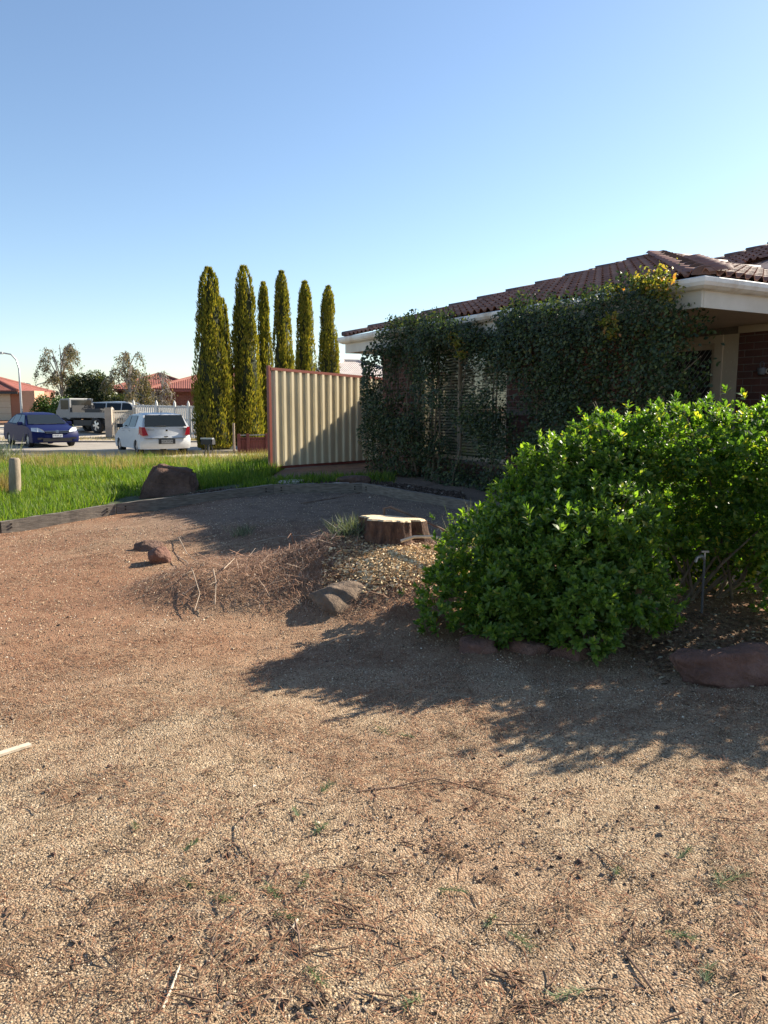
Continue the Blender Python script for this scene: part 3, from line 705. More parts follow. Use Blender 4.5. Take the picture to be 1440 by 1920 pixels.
stick('fallen_branch', 'fine brown branch pointing right from the forked one', [gp_(815, 1472), gp_(880, 1468), gp_(945, 1472)], .003, .0018, M['twig'], 'branch', 2)
stick('curved_twig', 'curved brown twig standing on the gravel at left centre', [gp_(468, 1610), gp_(455, 1580, .02), gp_(458, 1545, .03), gp_(485, 1508, .01)], .003, .002, M['twig'], 'twig')
stick('long_twig', 'long straight pale twig near the bottom left', [gp_(305, 1895), gp_(322, 1860, .012), gp_(338, 1815, .01)], .0045, .003, M['palewood'], 'twig')
stick('wood_chip', 'short white splinter of wood in the foreground gravel', [gp_(546, 1750), gp_(558, 1728, .008)], .006, .004, M['palewood'], 'splinter')
stick('dark_twig', 'dark straight twig at the bottom right of the gravel', [gp_(1175, 1795), gp_(1200, 1830, .012), gp_(1228, 1865)], .0045, .003, M['twig'], 'twig')
stick('vertical_twig', 'dark twig lying between green sprigs at bottom centre', [gp_(565, 1800), gp_(560, 1760, .015), gp_(550, 1715)], .004, .003, M['twig'], 'twig', 2)
stick('looping_twig', 'thin looping twig at the right edge of the sunlit gravel', [gp_(1345, 1535), gp_(1390, 1543, .01), gp_(1420, 1540), gp_(1436, 1525)], .0028, .002, M['twig'], 'twig')
for pts, lab in (([(330, 1050), (350, 1062), (362, 1085), (374, 1095), (364, 1108)], 'forked pale bare branch on the left face of the mound'), ([(400, 1078), (405, 1090), (402, 1100)], 'short pale forked twig in the middle of the mound brush'),
                 ([(335, 1015), (350, 1045), (370, 1062), (382, 1072)], 'thin brown branch slanting over the mound brush'), ([(420, 1078), (440, 1060)], 'straight pale stick on the crest of the mound'),
                 ([(470, 1026), (520, 1015), (580, 1005)], 'grey stick lying along the back of the mound')):
    stick('bare_branch', lab, [gp_(*p, .05) for p in pts], .0055, .003, M['greywood'], 'branch', 2 if len(pts) > 2 else 0)
stick('drive_stick', 'long thin stick lying on the shaded drive behind the stump', [gp_(565, 945), gp_(620, 936), gp_(675, 925)], .012, .008, M['twig'], 'stick')
p0, p1 = Vector(gp_(-30, 1428)), Vector(gp_(57, 1400)); d = (p1-p0); sd = Vector((-d.y, d.x, 0)).normalized()*.018
V = [p0-sd, p1-sd, p1+sd, p0+sd]; b = MB().add(V+[v+Vector((0, 0, .012)) for v in V], [(0,3,2,1),(4,5,6,7),(0,1,5,4),(1,2,6,5),(2,3,7,6),(3,0,4,7)])
tag(b.build('timber_batten', M['palewood']), 'pale flat timber batten entering from the left edge', 'batten')
# dark stones and green sprigs in the gravel
for i, (px, py) in enumerate([(1003, 1497), (1030, 1525), (1098, 1525), (1158, 1540), (1187, 1555), (1233, 1515), (1050, 1607), (1086, 1617), (1110, 1595), (1170, 1760), (1030, 1730), (1012, 1745), (940, 1418), (655, 1535), (800, 1598), (842, 1630), (735, 1710), (690, 1668), (88, 1485), (150, 1490), (155, 1735), (152, 1768), (100, 1603), (560, 1905), (206, 1438), (22, 1348), (1432, 1835)]):
    s = random.uniform(.008, .016)
    rock('dark_stone', 'small dark stone lying loose on the sunlit gravel', gp_(px, py, s*.3), (s, s*.8, s*.6), M['brown_rock'], 40+i, random.uniform(0, 6), 2, group='dark stones loose on the gravel')
m_sprig = leafmat('green_sprig', [(0, (.03,.06,.02)), (.6, (.07,.12,.04)), (1, (.16,.19,.06))], .6, .2)
def sprig(px, py, sc, sd):
    r_ = np.random.default_rng(sd); n = 46; o = np.array(gp_(px, py, .01)); a0 = r_.uniform(0, 6.28)
    t = r_.uniform(0, 1, n); ax = np.array([math.cos(a0), math.sin(a0), 0]); P = o+np.outer(t*sc, ax)
    d = np.tile(ax, (n, 1))*.8+r_.normal(0, .55, (n, 3)); d[:, 2] = np.abs(d[:, 2])*.5
    X, Y, Z = frames(d, np.tile([0, 0, 1.], (n, 1)))
    V, T = scatter(*BLADE, P, X, Y, Z, .0022, r_.uniform(.25, .6, n)*sc, r_.uniform(.1, .3, n)*sc)
    return tag(link('conifer_sprig', big_mesh('conifer_sprig', V, T), m_sprig), 'small fallen green conifer sprig lying on the tan gravel', 'sprig', 'green conifer sprigs on the gravel')
for i, (px, py) in enumerate([(705, 1365), (740, 1380), (600, 1490), (560, 1536), (500, 1660), (620, 1545), (820, 1672), (930, 1720), (950, 1750), (1100, 1860), (1242, 1750), (1320, 1848), (1270, 1615), (1350, 1660), (1340, 1640), (580, 1645), (345, 1600), (340, 1650), (390, 1680), (510, 1720), (575, 1815), (790, 1870), (250, 1545), (1160, 1625)]):
    sprig(px, py, random.uniform(.06, .11), 100+i)

# ------------------------------------------------------------------ lawn grass
def grass_mesh(x, y, h, wd, lean=.75):
    n = len(x); P = np.stack([x, y, gz(x, y)-.01], 1); a_ = rng.uniform(0, 6.28, n)
    d = np.stack([np.cos(a_)*lean*rng.random(n), np.sin(a_)*lean*rng.random(n), np.ones(n)], 1)
    X, Y, Z = frames(d, rand_dirs(n, .2)); return scatter(*BLADE, P, X, Y, Z, wd, h, h*rng.uniform(.2, 1.6, n))
n = 150000
y = 8+rng.random(n)**.8*15.3; x = rng.uniform(-1, .06, n)*(.56*y+.6)
rk = un(312, 920, .2)
k = (x < -2.15) & (y > edge_y(x)+.14) & (x > -.6*y-.6)
k &= ~((x > rk[0]-.75) & (y < rk[1]+.35-(x-rk[0])*.15)) | ((x > rk[0]-.75) & (y > rk[1]+.2))
k &= ~((x > -3.0) & (y < 13.7+(x+2.06)*.6))
x, y = x[k], y[k]
Pn = np.stack([x, y, 0*x], 1); ht = (.10+.17*np.clip(vnoise(Pn, .8)+.5+.9*vnoise(Pn, 3.2, 4), 0, 1.4))*rng.uniform(.5, 1.25, len(x))*np.where(y < 10.7, .8, 1)
m_grass = leafmat('lawn_grass', [(0, (.045,.085,.012)), (.4, (.085,.15,.02)), (.8, (.14,.21,.03)), (1, (.24,.25,.07))], .5, .5, .35, (1.6, 1.7, .5))
tag(link('lawn_grass', big_mesh('lawn_grass', *grass_mesh(x, y, ht, rng.uniform(.007, .014, len(x)))), m_grass), 'long bright green grass of the unmown lawn', 'grass', kind='stuff')
n = 11000; y = rng.uniform(18.5, 23.4, n); x = rng.uniform(-1, 0, n)*(.56*y+.6); k = (x < -2.2) & (mask(x, y, .7, -.12, 5.)); x, y = x[k], y[k]
m_dry = leafmat('dry_seed_heads', [(0, (.20,.15,.06)), (.6, (.34,.26,.12)), (1, (.46,.38,.20))], .7, .35, .2)
V1 = grass_mesh(x, y, rng.uniform(.22, .42, len(x)), rng.uniform(.006, .012, len(x)), .5)
tag(link('dry_grass', big_mesh('dry_grass', *V1), m_dry), 'straw coloured dry grass heads along the back of the lawn', 'dry grass', kind='stuff')
# weeds by the fence foot and dry verge across the road
n = 2600; x = rng.uniform(-2.4, .2, n); y = 13.2+rng.normal(0, .32, n)+(x+2)*.35; tag(link('fence_weeds', big_mesh('fence_weeds', *grass_mesh(x, y, rng.uniform(.05, .18, n), rng.uniform(.01, .022, n), .9)), m_grass), 'low green weeds growing along the foot of the steel fence', 'weeds', kind='stuff')
n = 12000; x = rng.uniform(-30, -4, n); y = rng.uniform(35, 37, n); tag(link('verge_grass', big_mesh('verge_grass', *grass_mesh(x, y, rng.uniform(.06, .16, n), .02, .6)), m_dry), 'dry grass on the verge across the road', 'dry grass', kind='stuff')
def clump(name, label, c, n, h, spread, m, wd, lean=1.1, cat='grass clump'):
    x = c[0]+rng.normal(0, spread, n); y = c[1]+rng.normal(0, spread, n)
    return tag(link(name, big_mesh(name, *grass_mesh(x, y, rng.uniform(.5, 1, n)*h, wd, lean)), m), label, cat)
m_strap = leafmat('strappy_leaves', [(0, (.05,.09,.03)), (.5, (.12,.17,.06)), (.8, (.25,.24,.13)), (1, (.42,.38,.28))], .5, .3)
m_greytuft = leafmat('grey_green_tuft', [(0, (.05,.07,.04)), (.6, (.12,.15,.09)), (1, (.28,.28,.19))], .6, .25)
clump('grass_tuft', 'grey-green grass tuft against the left side of the stump', (-.3, 6.6), 260, .26, .07, m_greytuft, .007, 1.3)
clump('strappy_plant', 'strappy leaved plant arching out between stump and shrub', (.78, 6.45), 90, .62, .06, m_strap, .012, 1.5, 'plant')
clump('strappy_plant', 'strappy leaved plant rising behind the top of the leafy shrub', (1.15, 6.6), 60, .75, .06, m_strap, .012, 1.1, 'plant')
clump('grass_tuft', 'pale dry grass tuft on the back crest of the mound', gp_(455, 1000)[:2], 120, .17, .06, m_greytuft, .005, 1.2)
clump('tall_grass_clump', 'dark green bushy grass clump at the left edge of the lawn', (-11.2, 20.6), 1500, .95, .5, m_greytuft, .02, .9)
clump('tall_grass_clump', 'straw coloured tall grass behind the log post', (-6.9, 13.6), 500, .62, .16, m_dry, .008, .7)

# ------------------------------------------------------------------ shrubs near the camera
def shrub(name, label, blobs, nros, m, seed, leafL=(.042, .075), stems=12, base=None, group=None, shift=0):
    r_ = np.random.default_rng(seed); bl = np.array(blobs, float); bl[:, :2] *= 1+shift/5.55; bl[:, 3] *= 1+shift/5.55; bl[:, 2] += .22*shift; bl[:, 0] += -.12*shift; wt = bl[:, 3]**2; idx = r_.choice(len(bl), nros, p=wt/wt.sum())
    a_ = r_.uniform(0, 2*np.pi, nros); z = r_.uniform(-.75, 1, nros); rr = np.sqrt(1-z*z); D = np.stack([rr*np.cos(a_), rr*np.sin(a_), z], 1)
    P0 = bl[idx, :3]+D*bl[idx, 3][:, None]
    nz = vnoise(P0, 2.6, seed)+.5*vnoise(P0, 6.5, seed+3); sh = np.where(r_.random(nros) < .09, r_.uniform(1.05, 1.42, nros), 1); P = bl[idx, :3]+D*(bl[idx, 3]*sh*(r_.uniform(.55, 1.0, nros)**.6+.42*nz))[:, None]
    k = P[:, 2] > gz(P[:, 0], P[:, 1])+.03; P, D = P[k], D[k]; n = len(P)
    Ax = nrm(D*.8+np.array([0, 0, .55])+r_.normal(0, .3, (n, 3)))
    nl = 10; rsz = r_.uniform(.6, 1.25, n); U = nrm(np.cross(Ax, r_.normal(0, 1, (n, 3)))); W = np.cross(Ax, U)
    out = []
    for j in range(nl):
        ph = j*2.4+r_.uniform(0, .6, n); el = (.25+1.0*(j/nl))+r_.normal(0, .12, n)
        rad = U*np.cos(ph)[:, None]+W*np.sin(ph)[:, None]; d = Ax*np.cos(el)[:, None]+rad*np.sin(el)[:, None]
        X, Y, Z = frames(d, Ax*np.sin(el)[:, None]-rad*np.cos(el)[:, None]+1e-4)
        Ls = r_.uniform(*leafL, n)*(1-.25*(1-j/nl))*rsz; out.append(scatter(*LEAF, P-Ax*(.05*j/nl)[..., None] if False else P-Ax*(.045*j/nl), X, Y, Z, Ls*r_.uniform(.36, .46, n), Ls, Ls))
    root = empty(name, base, label=label, cat='shrub', group=group)
    V, T = join(out); V = V-np.array(base); link('foliage', big_mesh('foliage', V, T), m, root)
    b = MB()
    for i in range(stems):
        q = bl[r_.integers(len(bl)), :3]-np.array(base); s0 = np.array([r_.normal(0, .15), r_.normal(0, .08), -.05]); md = (s0+q)/2+r_.normal(0, .08, 3)
        b.tube([s0, s0*.7+md*.3, md, q, q+(q-md)*.5], [.014, .012, .009, .006, .003], 6)
    b.build('stem', M['stem'], root); return root
m_shrub = leafmat('shrub_leaf', [(0, (.045,.09,.02)), (.35, (.085,.155,.03)), (.75, (.14,.225,.042)), (.96, (.22,.29,.06)), (1, (.38,.33,.09))], .44, .5, .45, (2.0, 2.1, .5))
SG = 'glossy green shrubs in the garden bed'
shrub('leafy_shrub', 'dense glossy green shrub mounded just right of the stump',
      [(.55,5.5,.34,.30),(.72,5.75,.58,.36),(.98,5.3,.36,.40),(1.05,5.7,.85,.38),(1.27,5.85,1.1,.36),(1.32,5.3,.58,.42),(1.6,5.45,.85,.38),(1.68,5.2,.42,.36),(1.5,5.95,1.2,.30),(1.75,5.8,1.2,.28),(1.3,5.08,.30,.30),(.85,5.25,.28,.33),(1.05,5.45,.6,.4)],
      5000, m_shrub, 11, base=(1.1, 5.3, .08), group=SG, shift=-.25)
shrub('leafy_shrub', 'taller glossy shrub with yellowish leaves below the porch',
      [(1.72,5.75,1.32,.32),(2.0,5.75,1.3,.34),(2.3,5.65,1.3,.36),(2.65,5.6,1.32,.38),(3.0,5.6,1.3,.4),(1.9,5.95,.98,.32),(2.25,5.9,.95,.34),(2.6,5.85,.95,.36),(3.0,5.7,.95,.4),(2.0,6.45,.5,.36),(2.5,6.5,.5,.4),(3.0,6.4,.5,.42),(2.75,5.5,.75,.3),(2.15,5.75,.68,.26),(2.5,5.8,.6,.3),(2.9,5.85,.55,.3),(2.1,6.5,.28,.36),(2.55,6.6,.28,.38),(3.05,6.5,.28,.4),(3.5,6.3,1.1,.5),(3.6,6.2,.55,.5)],  # last two blobs lie out of view, added to shade the hollow
      5600, leafmat('shrub_leaf_yellowing', [(0, (.042,.09,.02)), (.4, (.075,.145,.03)), (.8, (.125,.215,.045)), (.93, (.22,.27,.06)), (1, (.45,.39,.07))], .42, .52, .45, (2.0, 2.1, .5)), 12, stems=22, base=(2.45, 5.85, .08), group=SG)
shrub('leafy_shrub', 'shrub at the far right edge behind the large reddish rock',
      [(2.95,5.0,.45,.42),(3.0,4.95,1.0,.42),(3.4,4.95,1.25,.45),(3.9,4.95,1.3,.45),(4.4,4.85,1.3,.5),(3.6,4.9,.6,.5),(4.3,4.8,.6,.5),(3.05,4.95,1.35,.32),(2.72,4.85,1.22,.32),(2.75,4.9,.8,.3)],
      3000, m_shrub, 13, base=(3.5, 4.95, .08), group=SG)
# garden tap in the hollow under the shrubs
tx, ty = 2.3, 5.42; tap = empty('garden_tap', (tx, ty, g(tx, ty)), 0, label='grey garden tap on a standpipe in the dark hollow under the shrubs', cat='tap'); tap.scale = (.85,)*3
MB().tube([(0, 0, -.1), (0, 0, .48)], .011, 8).build('standpipe', M['potgrey'], tap)
b = MB(); b.tube([(0, 0, .47), (-.03, -.01, .50), (-.07, -.02, .49), (-.085, -.02, .45)], .014, 8); b.build('spout', M['galv'], tap, smooth=True)
MB().box((-.03, -.01, .53), (.03, .01, .545)).tube([(0, 0, .48), (0, 0, .535)], .008, 6).build('handle', M['galv'], tap)
# leaf litter in the bed
n = 2600; x = rng.uniform(1.6, 3.2, n); y = rng.normal(5.0, .35, n); P = np.stack([x, y, gz(x, y)+.008], 1); d = rand_dirs(n, .25); X, Y, Z = frames(d, rand_dirs(n, 1)*.4+np.array([0, 0, 1]))
Ls = rng.uniform(.02, .055, n); tag(link('leaf_litter', big_mesh('leaf_litter', *scatter(*LEAF, P, X, Y, Z, Ls*.45, Ls, Ls)), island('dead_leaves', [(0, (.06,.035,.02)), (.6, (.18,.11,.06)), (.9, (.34,.25,.15)), (1, (.5,.42,.3))])), 'dead leaves and bark littering the shrub bed', 'leaf litter', kind='stuff')

# ------------------------------------------------------------------ climbers on the house
def climber(name, label, y0, y1, n, m, seed, hole, topz, xr=(-.42, .2), stems=14):
    r_ = np.random.default_rng(seed)
    y = r_.uniform(y0, y1, n*2); u = r_.random(n*2); tz = topz(y); z = u*tz
    bulge = xr[0]*(.62+.38*np.sin(z*1.1))
    x = bulge+(xr[1]-bulge)*r_.random(n*2)**1.5
    Q = np.stack([x, y, z], 1); v = vnoise(Q, 1.5, seed)+.5*vnoise(Q, 4.0, seed+5); dens = .6+1.35*v-hole(y, z)
    k = (r_.random(n*2) < dens) & (z > -.1); Q = Q[k][:n]; x = Q[:, 0]
    x += .12*vnoise(Q, 2.6, seed+9)+.24*vnoise(Q, 1.1, seed+2); Q[:, 0] = x; m_ = len(Q)
    d = np.stack([-r_.uniform(0, 1, m_), r_.normal(0, .75, m_), r_.normal(-.25, .6, m_)], 1)
    up = np.stack([-np.ones(m_), r_.normal(0, .5, m_), r_.uniform(0, 1.3, m_)], 1)
    X, Y, Z = frames(d, up); Ls = r_.uniform(.03, .062, m_)
    V, T = scatter(*LEAF, Q, X, Y, Z, Ls*.55, Ls, Ls)
    yc = (y0+y1)/2; c = hw(0, yc, 0); root = empty(name, tuple(c), TH, label=label, cat='climber'); root.scale = (HS,)*3
    V[:, 1] -= yc; link('foliage', big_mesh('foliage', V, T), m, root)
    b = MB()
    for i in range(stems):
        yy = r_.uniform(y0+.3, y1-.2); zz = min(2.55, float(topz(np.array([yy]))[0])-.1); k_ = 7; pts = []
        yb = yy+r_.normal(0, .25)
        for q in range(k_):
            t = q/(k_-1); pts.append((.02+.1*math.sin(3*t+i)+r_.normal(0, .02), (yb+(yy-yb)*t)-yc+.08*math.sin(4*t+i*2), -.1+t*zz))
        b.tube(pts, [.02*(1-.7*q/(k_-1)) for q in range(k_)], 6)
    for i in range(stems*3):
        a0 = np.array([r_.uniform(-.25, .1), r_.uniform(y0, y1)-yc, r_.uniform(.4, 2.5)]); e = a0+np.array([r_.normal(-.05, .08), r_.normal(0, .35), r_.uniform(-.1, .4)])
        b.tube([a0, (a0+e)/2+r_.normal(0, .04, 3), e], [.006, .005, .003], 5)
    b.build('stem', M['stem'], root); return root
def vine_mat(name, warm):
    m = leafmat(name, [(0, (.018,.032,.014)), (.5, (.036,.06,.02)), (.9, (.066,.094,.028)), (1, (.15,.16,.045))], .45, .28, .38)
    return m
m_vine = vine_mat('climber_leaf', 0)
top_l = lambda y: np.interp(y, [2.2, 2.8, 3.2, 3.7, 4.1, 4.8, 5.6, 6.05, 6.3, 6.6], [2.6, 2.5, 2.38, 2.42, 2.62, 2.66, 2.72, 2.6, 2.3, 1.8])+.09*np.sin(y*9)+.05*np.sin(y*23)
def hole_l(y, z):
    h = .78*np.exp(-(((y-4.2)/.62)**2+((z-1.35)/.8)**2)**1.6)
    h += .8*np.exp(-(((y-3.45)/.35)**2+((z-.55)/.4)**2)**2)+.45*np.exp(-(((y-5.3)/.28)**2+((z-1.3)/.6)**2)**1.5)
    h += .75*np.exp(-(((y-2.75)/.4)**2+((z-.75)/.55)**2)**2)
    h -= .55*sm(1.95, 2.3, z)
    return h
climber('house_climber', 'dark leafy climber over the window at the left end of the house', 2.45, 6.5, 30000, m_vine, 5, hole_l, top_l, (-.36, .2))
top_r = lambda y: np.interp(y, [-.15, .05, .25, .5, .9, 1.6, 2.3, 2.7], [1.9, 2.2, 2.4, 2.62, 2.62, 2.5, 2.66, 2.5])+.08*np.sin(y*11)+.05*np.sin(y*27)
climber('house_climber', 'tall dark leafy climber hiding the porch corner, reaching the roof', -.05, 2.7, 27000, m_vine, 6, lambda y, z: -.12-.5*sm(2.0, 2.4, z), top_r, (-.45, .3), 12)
def leaf_puff(c, r, n, m, root_name, label, seed):
    r_ = np.random.default_rng(seed); D = nrm(r_.normal(0, 1, (n, 3))); P = np.array(c)+r_.normal(0, .55, (n, 3))*r*np.array([.6, 1.25, .8]); P[:, 2] += .6*r*vnoise(P, 6, seed)
    X, Y, Z = frames(nrm(D+r_.normal(0, .6, (n, 3))), r_.normal(0, 1, (n, 3))+np.array([0, 0, 1])); Ls = r_.uniform(.03, .06, n)
    return scatter(*LEAF, P, X, Y, Z, Ls*.5, Ls, Ls)
m_new = leafmat('new_yellow_leaf', [(0, (.06,.10,.02)), (.4, (.15,.17,.035)), (.8, (.34,.28,.06)), (1, (.40,.17,.06))], .4, .45, .4)
cl = [o for o in bpy.data.objects if o.name.startswith('house_climber')]
for root, puffs in ((cl[0], [((-.4, 3.72, 2.28), .08), ((-.42, 3.55, 2.15), .07), ((-.4, 3.48, 2.0), .06)]), (cl[1], [((-.2, .42, 2.58), .15), ((-.25, .28, 2.46), .13), ((-.2, .62, 2.58), .13), ((-.2, .95, 2.54), .09), ((-.5, .75, 2.2), .08), ((-.48, .7, 2.05), .06)])):
    yc = {cl[0]: (2.45+6.5)/2, cl[1]: (2.7-.05)/2}[root]; out = []
    for i, (c, r) in enumerate(puffs): out.append(leaf_puff((c[0], c[1]-yc, c[2]), r, int(1700*r), m_new, '', '', 50+i))
    link('young_leaves', big_mesh('young_leaves', *join(out)), m_new, root, label='yellow-orange young leaves')

# ------------------------------------------------------------------ pencil cypresses
m_cyp = leafmat('cypress_spray', [(0, (.085,.105,.022)), (.4, (.17,.175,.03)), (.8, (.26,.24,.038)), (1, (.36,.29,.06))], .75, .4, .2, (1.4, 1.3, .5))
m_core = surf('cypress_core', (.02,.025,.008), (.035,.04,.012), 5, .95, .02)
def cypress(label, px, y, px_w, top_py, seed, base=.1):
    r_ = np.random.default_rng(seed); x = at(px, y); zb = g(x, y); Htop = zt(top_py, y); Hh = Htop-zb; Rr = px_w/2/F_PX*y*.94
    root = empty('cypress_tree', (x, y, zb), 0, label=label, cat='tree', group='pencil cypresses in a row')
    def prof(t): return Rr*np.interp(t, [0, .08, .3, .6, .85, .95, 1], [.82, 1, .95, .76, .5, .38, .1])
    nc = int(260*Hh/6*max(.6, Rr/.65)); out = []
    tc_ = r_.random(nc)**1.05; ac = r_.uniform(0, 6.28, nc); per_ = 42; off_ = r_.normal(0, .085, nc)
    for j in range(per_):
        t = np.clip(tc_+r_.normal(0, .045, nc), .01, 1); ang = ac+r_.normal(0, .11, nc); lump = .92+.10*np.sin(ac*7+tc_*9)+off_+r_.normal(0, .03, nc)
        rad = prof(t)*lump; P = np.stack([rad*np.cos(ang), rad*np.sin(ang), .12+t*(Hh-.22)], 1)
        d = np.stack([np.cos(ang)*.3, np.sin(ang)*.3, np.ones(nc)], 1)+r_.normal(0, .22, (nc, 3)); X, Y, Z = frames(d, np.stack([np.cos(ang), np.sin(ang), 0*ang], 1)+r_.normal(0, .4, (nc, 3)))
        Ls = r_.uniform(.07, .19, nc); out.append(scatter(*DIAM, P, X, Y, Z, Ls*.3, Ls, Ls))
    link('crown', big_mesh('crown', *join(out)), m_cyp, root)
    ts = np.linspace(0, .97, 24)
    MB().tube([(0, 0, .05+t*(Hh-.3)) for t in ts], [float(prof(np.array(t)))*.78*(1+.1*math.sin(17*t)) for t in ts], 14).build('light_block_core', m_core, root, smooth=True)  # added dark solid, keeps light from passing through the crown
    MB().tube([(0, 0, -.1), (0, 0, .5)], [.12, .09], 8).build('trunk', M['treebark'], root)
cypress('leftmost and widest pencil cypress, next to the silver hatchback', 399, 27.2, 74, 502, 1)
cypress('shaded cypress half hidden behind the leftmost pencil cypress', 421, 28.6, 40, 560, 2)
cypress('tallest pencil cypress, second from the left', 463, 28.0, 60, 499, 3)
cypress('thin pointed cypress, third of the row', 498, 30.0, 34, 530, 4)
cypress('blunt topped cypress rising behind the left end of the steel fence', 532, 31, 46, 509, 5)
cypress('cypress above the middle of the steel fence with a stray twig', 574, 32.5, 46, 528, 6)
cypress('rightmost pencil cypress, above the middle of the steel fence', 617, 34, 48, 537, 7)

# ------------------------------------------------------------------ cars
def wheel(parent, x, y, r, wd, rimcol):
    side = 1 if y > 0 else -1
    wr = empty('wheel', (x, y, r)); wr.parent = parent
    n = 28; V = []; prof = [(-wd/2, r*.64), (-wd/2*.98, r*.9), (-wd/2*.8, r*.99), (wd/2*.8, r*.99), (wd/2*.98, r*.9), (wd/2, r*.64)]
    for i in range(n):
        a_ = 2*math.pi*i/n; V += [(rr*math.cos(a_), q, rr*math.sin(a_)) for q, rr in prof]
    k = len(prof); MB().add(V, [(i*k+j, i*k+j+1, ((i+1) % n)*k+j+1, ((i+1) % n)*k+j) for i in range(n) for j in range(k-1)]).build('tyre', M['tyre'], wr, smooth=True)
    b = MB(); q0 = side*wd*.42
    for i in range(5):
        a_ = 2*math.pi*i/5; c_, s_ = math.cos(a_), math.sin(a_)
        def P(rr, t, q): return (rr*c_-t*s_, q, rr*s_+t*c_)
        b.add([P(.04, -.05, q0), P(.04, .05, q0), P(r*.62, .065, q0*.9), P(r*.62, -.065, q0*.9), P(.04, -.05, q0*.7), P(.04, .05, q0*.7), P(r*.62, .065, q0*.6), P(r*.62, -.065, q0*.6)], [(0,1,2,3),(4,7,6,5),(0,4,5,1),(1,5,6,2),(2,6,7,3),(3,7,4,0)])
    b.tube([(0, q0*.6, 0), (0, q0*1.05, 0)], r*.17, 14)
    V = []
    for i in range(n):
        a_ = 2*math.pi*i/n; V += [(rr*math.cos(a_), q, rr*math.sin(a_)) for q, rr in ((q0*.5, r*.655), (q0*1.0, r*.655), (q0*1.0, r*.6), (q0*.5, r*.6))]
    b.add(V, [(i*4+j, i*4+(j+1) % 4, ((i+1) % n)*4+(j+1) % 4, ((i+1) % n)*4+j) for i in range(n) for j in range(4)])
    b.build('rim', rimcol, wr); MB().tube([(0, -side*wd*.3, 0), (0, side*wd*.12, 0)], r*.64, 20).build('brake_disc', M['black'], wr)
M['tyre'] = plain('tyre_rubber', (.02,.02,.021), .85)
M['alloy'] = plain('alloy_rim', (.5,.5,.52), .3, .8)
M['chrome'] = plain('chrome', (.75,.75,.76), .12, 1.0)
M['plate_w'] = plain('white_plate', (.75,.76,.78), .4); M['plate_g'] = plain('grey_plate', (.30,.30,.29), .4)
M['red_lamp'] = plain('red_lamp', (.30,.012,.02), .2, 0, .4, .2); M['clear_lamp'] = plain('clear_lamp', (.62,.65,.66), .1, .2, .6, .6)
M['carglass'] = plain('car_glass', (.018,.023,.027), .08, 0, .25, 0)
def body_mesh(side, width, arches, r_arch, zb, plan, name, crown=.0):
    """side outline (x, z) from rear bottom over the top to front bottom, with wheel arches cut into the sill line"""
    pts = list(side); low = []
    for ax in sorted(arches, reverse=True):
        for k in range(11):
            t = math.pi*k/10; low.append((ax+r_arch*math.cos(t), zb+.02+r_arch*math.sin(t)*1.0))
    poly = pts+low; n = len(poly); V = []; sl = [-1, -.97, -.86, -.5, 0, .5, .86, .97, 1]; xm = max(abs(p[0]) for p in poly)
    for s_ in sl:
        for x, z in poly:
            e = abs(s_); k = plan*(e**3)*max(0, abs(x)/xm-.55)/.45
            zz = z-(.05*max(0, e-.8)/.2 if z > .75 else 0)-crown*e*e*(1 if z > .7 else 0)
            yy = s_*width/2*(1-.05*max(0, (z-.55))/.5-(.03*max(0, .4-z)/.3))
            V.append((x-math.copysign(k, x), yy, zz))
    Fc = [(j*n+i, j*n+(i+1) % n, (j+1)*n+(i+1) % n, (j+1)*n+i) for j in range(len(sl)-1) for i in range(n)]+[tuple(range(n))[::-1], tuple(range((len(sl)-1)*n, len(sl)*n))]
    me = MB().add(V, Fc).mesh(name, 0, True)
    for p in me.polygons: p.use_smooth = len(p.vertices) == 4
    return me
def greenhouse(T, wb, wr, zb, zr):
    """T: list of (x, z) over the roof from windscreen base to rear base"""
    V = []; lat = [-1, -.93, -.6, 0, .6, .93, 1]; n = len(lat)
    hwid = lambda z: wb+(wr-wb)*min(1, max(0, (z-zb)/(zr-zb)))
    for x, z in T:
        for s_ in lat: V.append((x-(.05 if s_ == 0 else .0)*0, s_*hwid(z), z-(.035*abs(s_)**4)*(1 if z > zb+.1 else .3)))
    Fc = [(i*n+j, i*n+j+1, (i+1)*n+j+1, (i+1)*n+j) for i in range(len(T)-1) for j in range(n-1)]
    Fc += [tuple(i*n for i in range(len(T))), tuple(i*n+n-1 for i in range(len(T)))[::-1]]
    return MB().add(V, Fc), hwid
def patch(p00, p10, p11, p01, off, lo=(.05, .08), hi=(.95, .92), n=4):
    p00, p10, p11, p01 = [Vector(p) for p in (p00, p10, p11, p01)]; nn = (p10-p00).cross(p01-p00).normalized(); V = []; 
    for i in range(n+1):
        for j in range(n+1):
            u = lo[0]+(hi[0]-lo[0])*i/n; v = lo[1]+(hi[1]-lo[1])*j/n
            V.append(p00*(1-u)*(1-v)+p10*u*(1-v)+p11*u*v+p01*(1-u)*v+nn*off)
    return MB().add(V, [(i*(n+1)+j, (i+1)*(n+1)+j, (i+1)*(n+1)+j+1, i*(n+1)+j+1) for i in range(n) for j in range(n)])
def text(s, parent, size, loc, rot, m, name):
    c = bpy.data.curves.new(name, 'FONT'); c.body = s; c.size = size; c.align_x = 'CENTER'; c.align_y = 'CENTER'; c.extrude = .001
    o = bpy.data.objects.new(name, c); col.objects.link(o); c.materials.append(m); o.parent = parent; o.location = loc; o.rotation_euler = rot
    dg = bpy.context.evaluated_depsgraph_get(); me = bpy.data.meshes.new_from_object(o.evaluated_get(dg)); bpy.data.objects.remove(o)
    q = link(name, me, None, parent, loc, rot); 
    if not me.materials: me.materials.append(m)
    return q
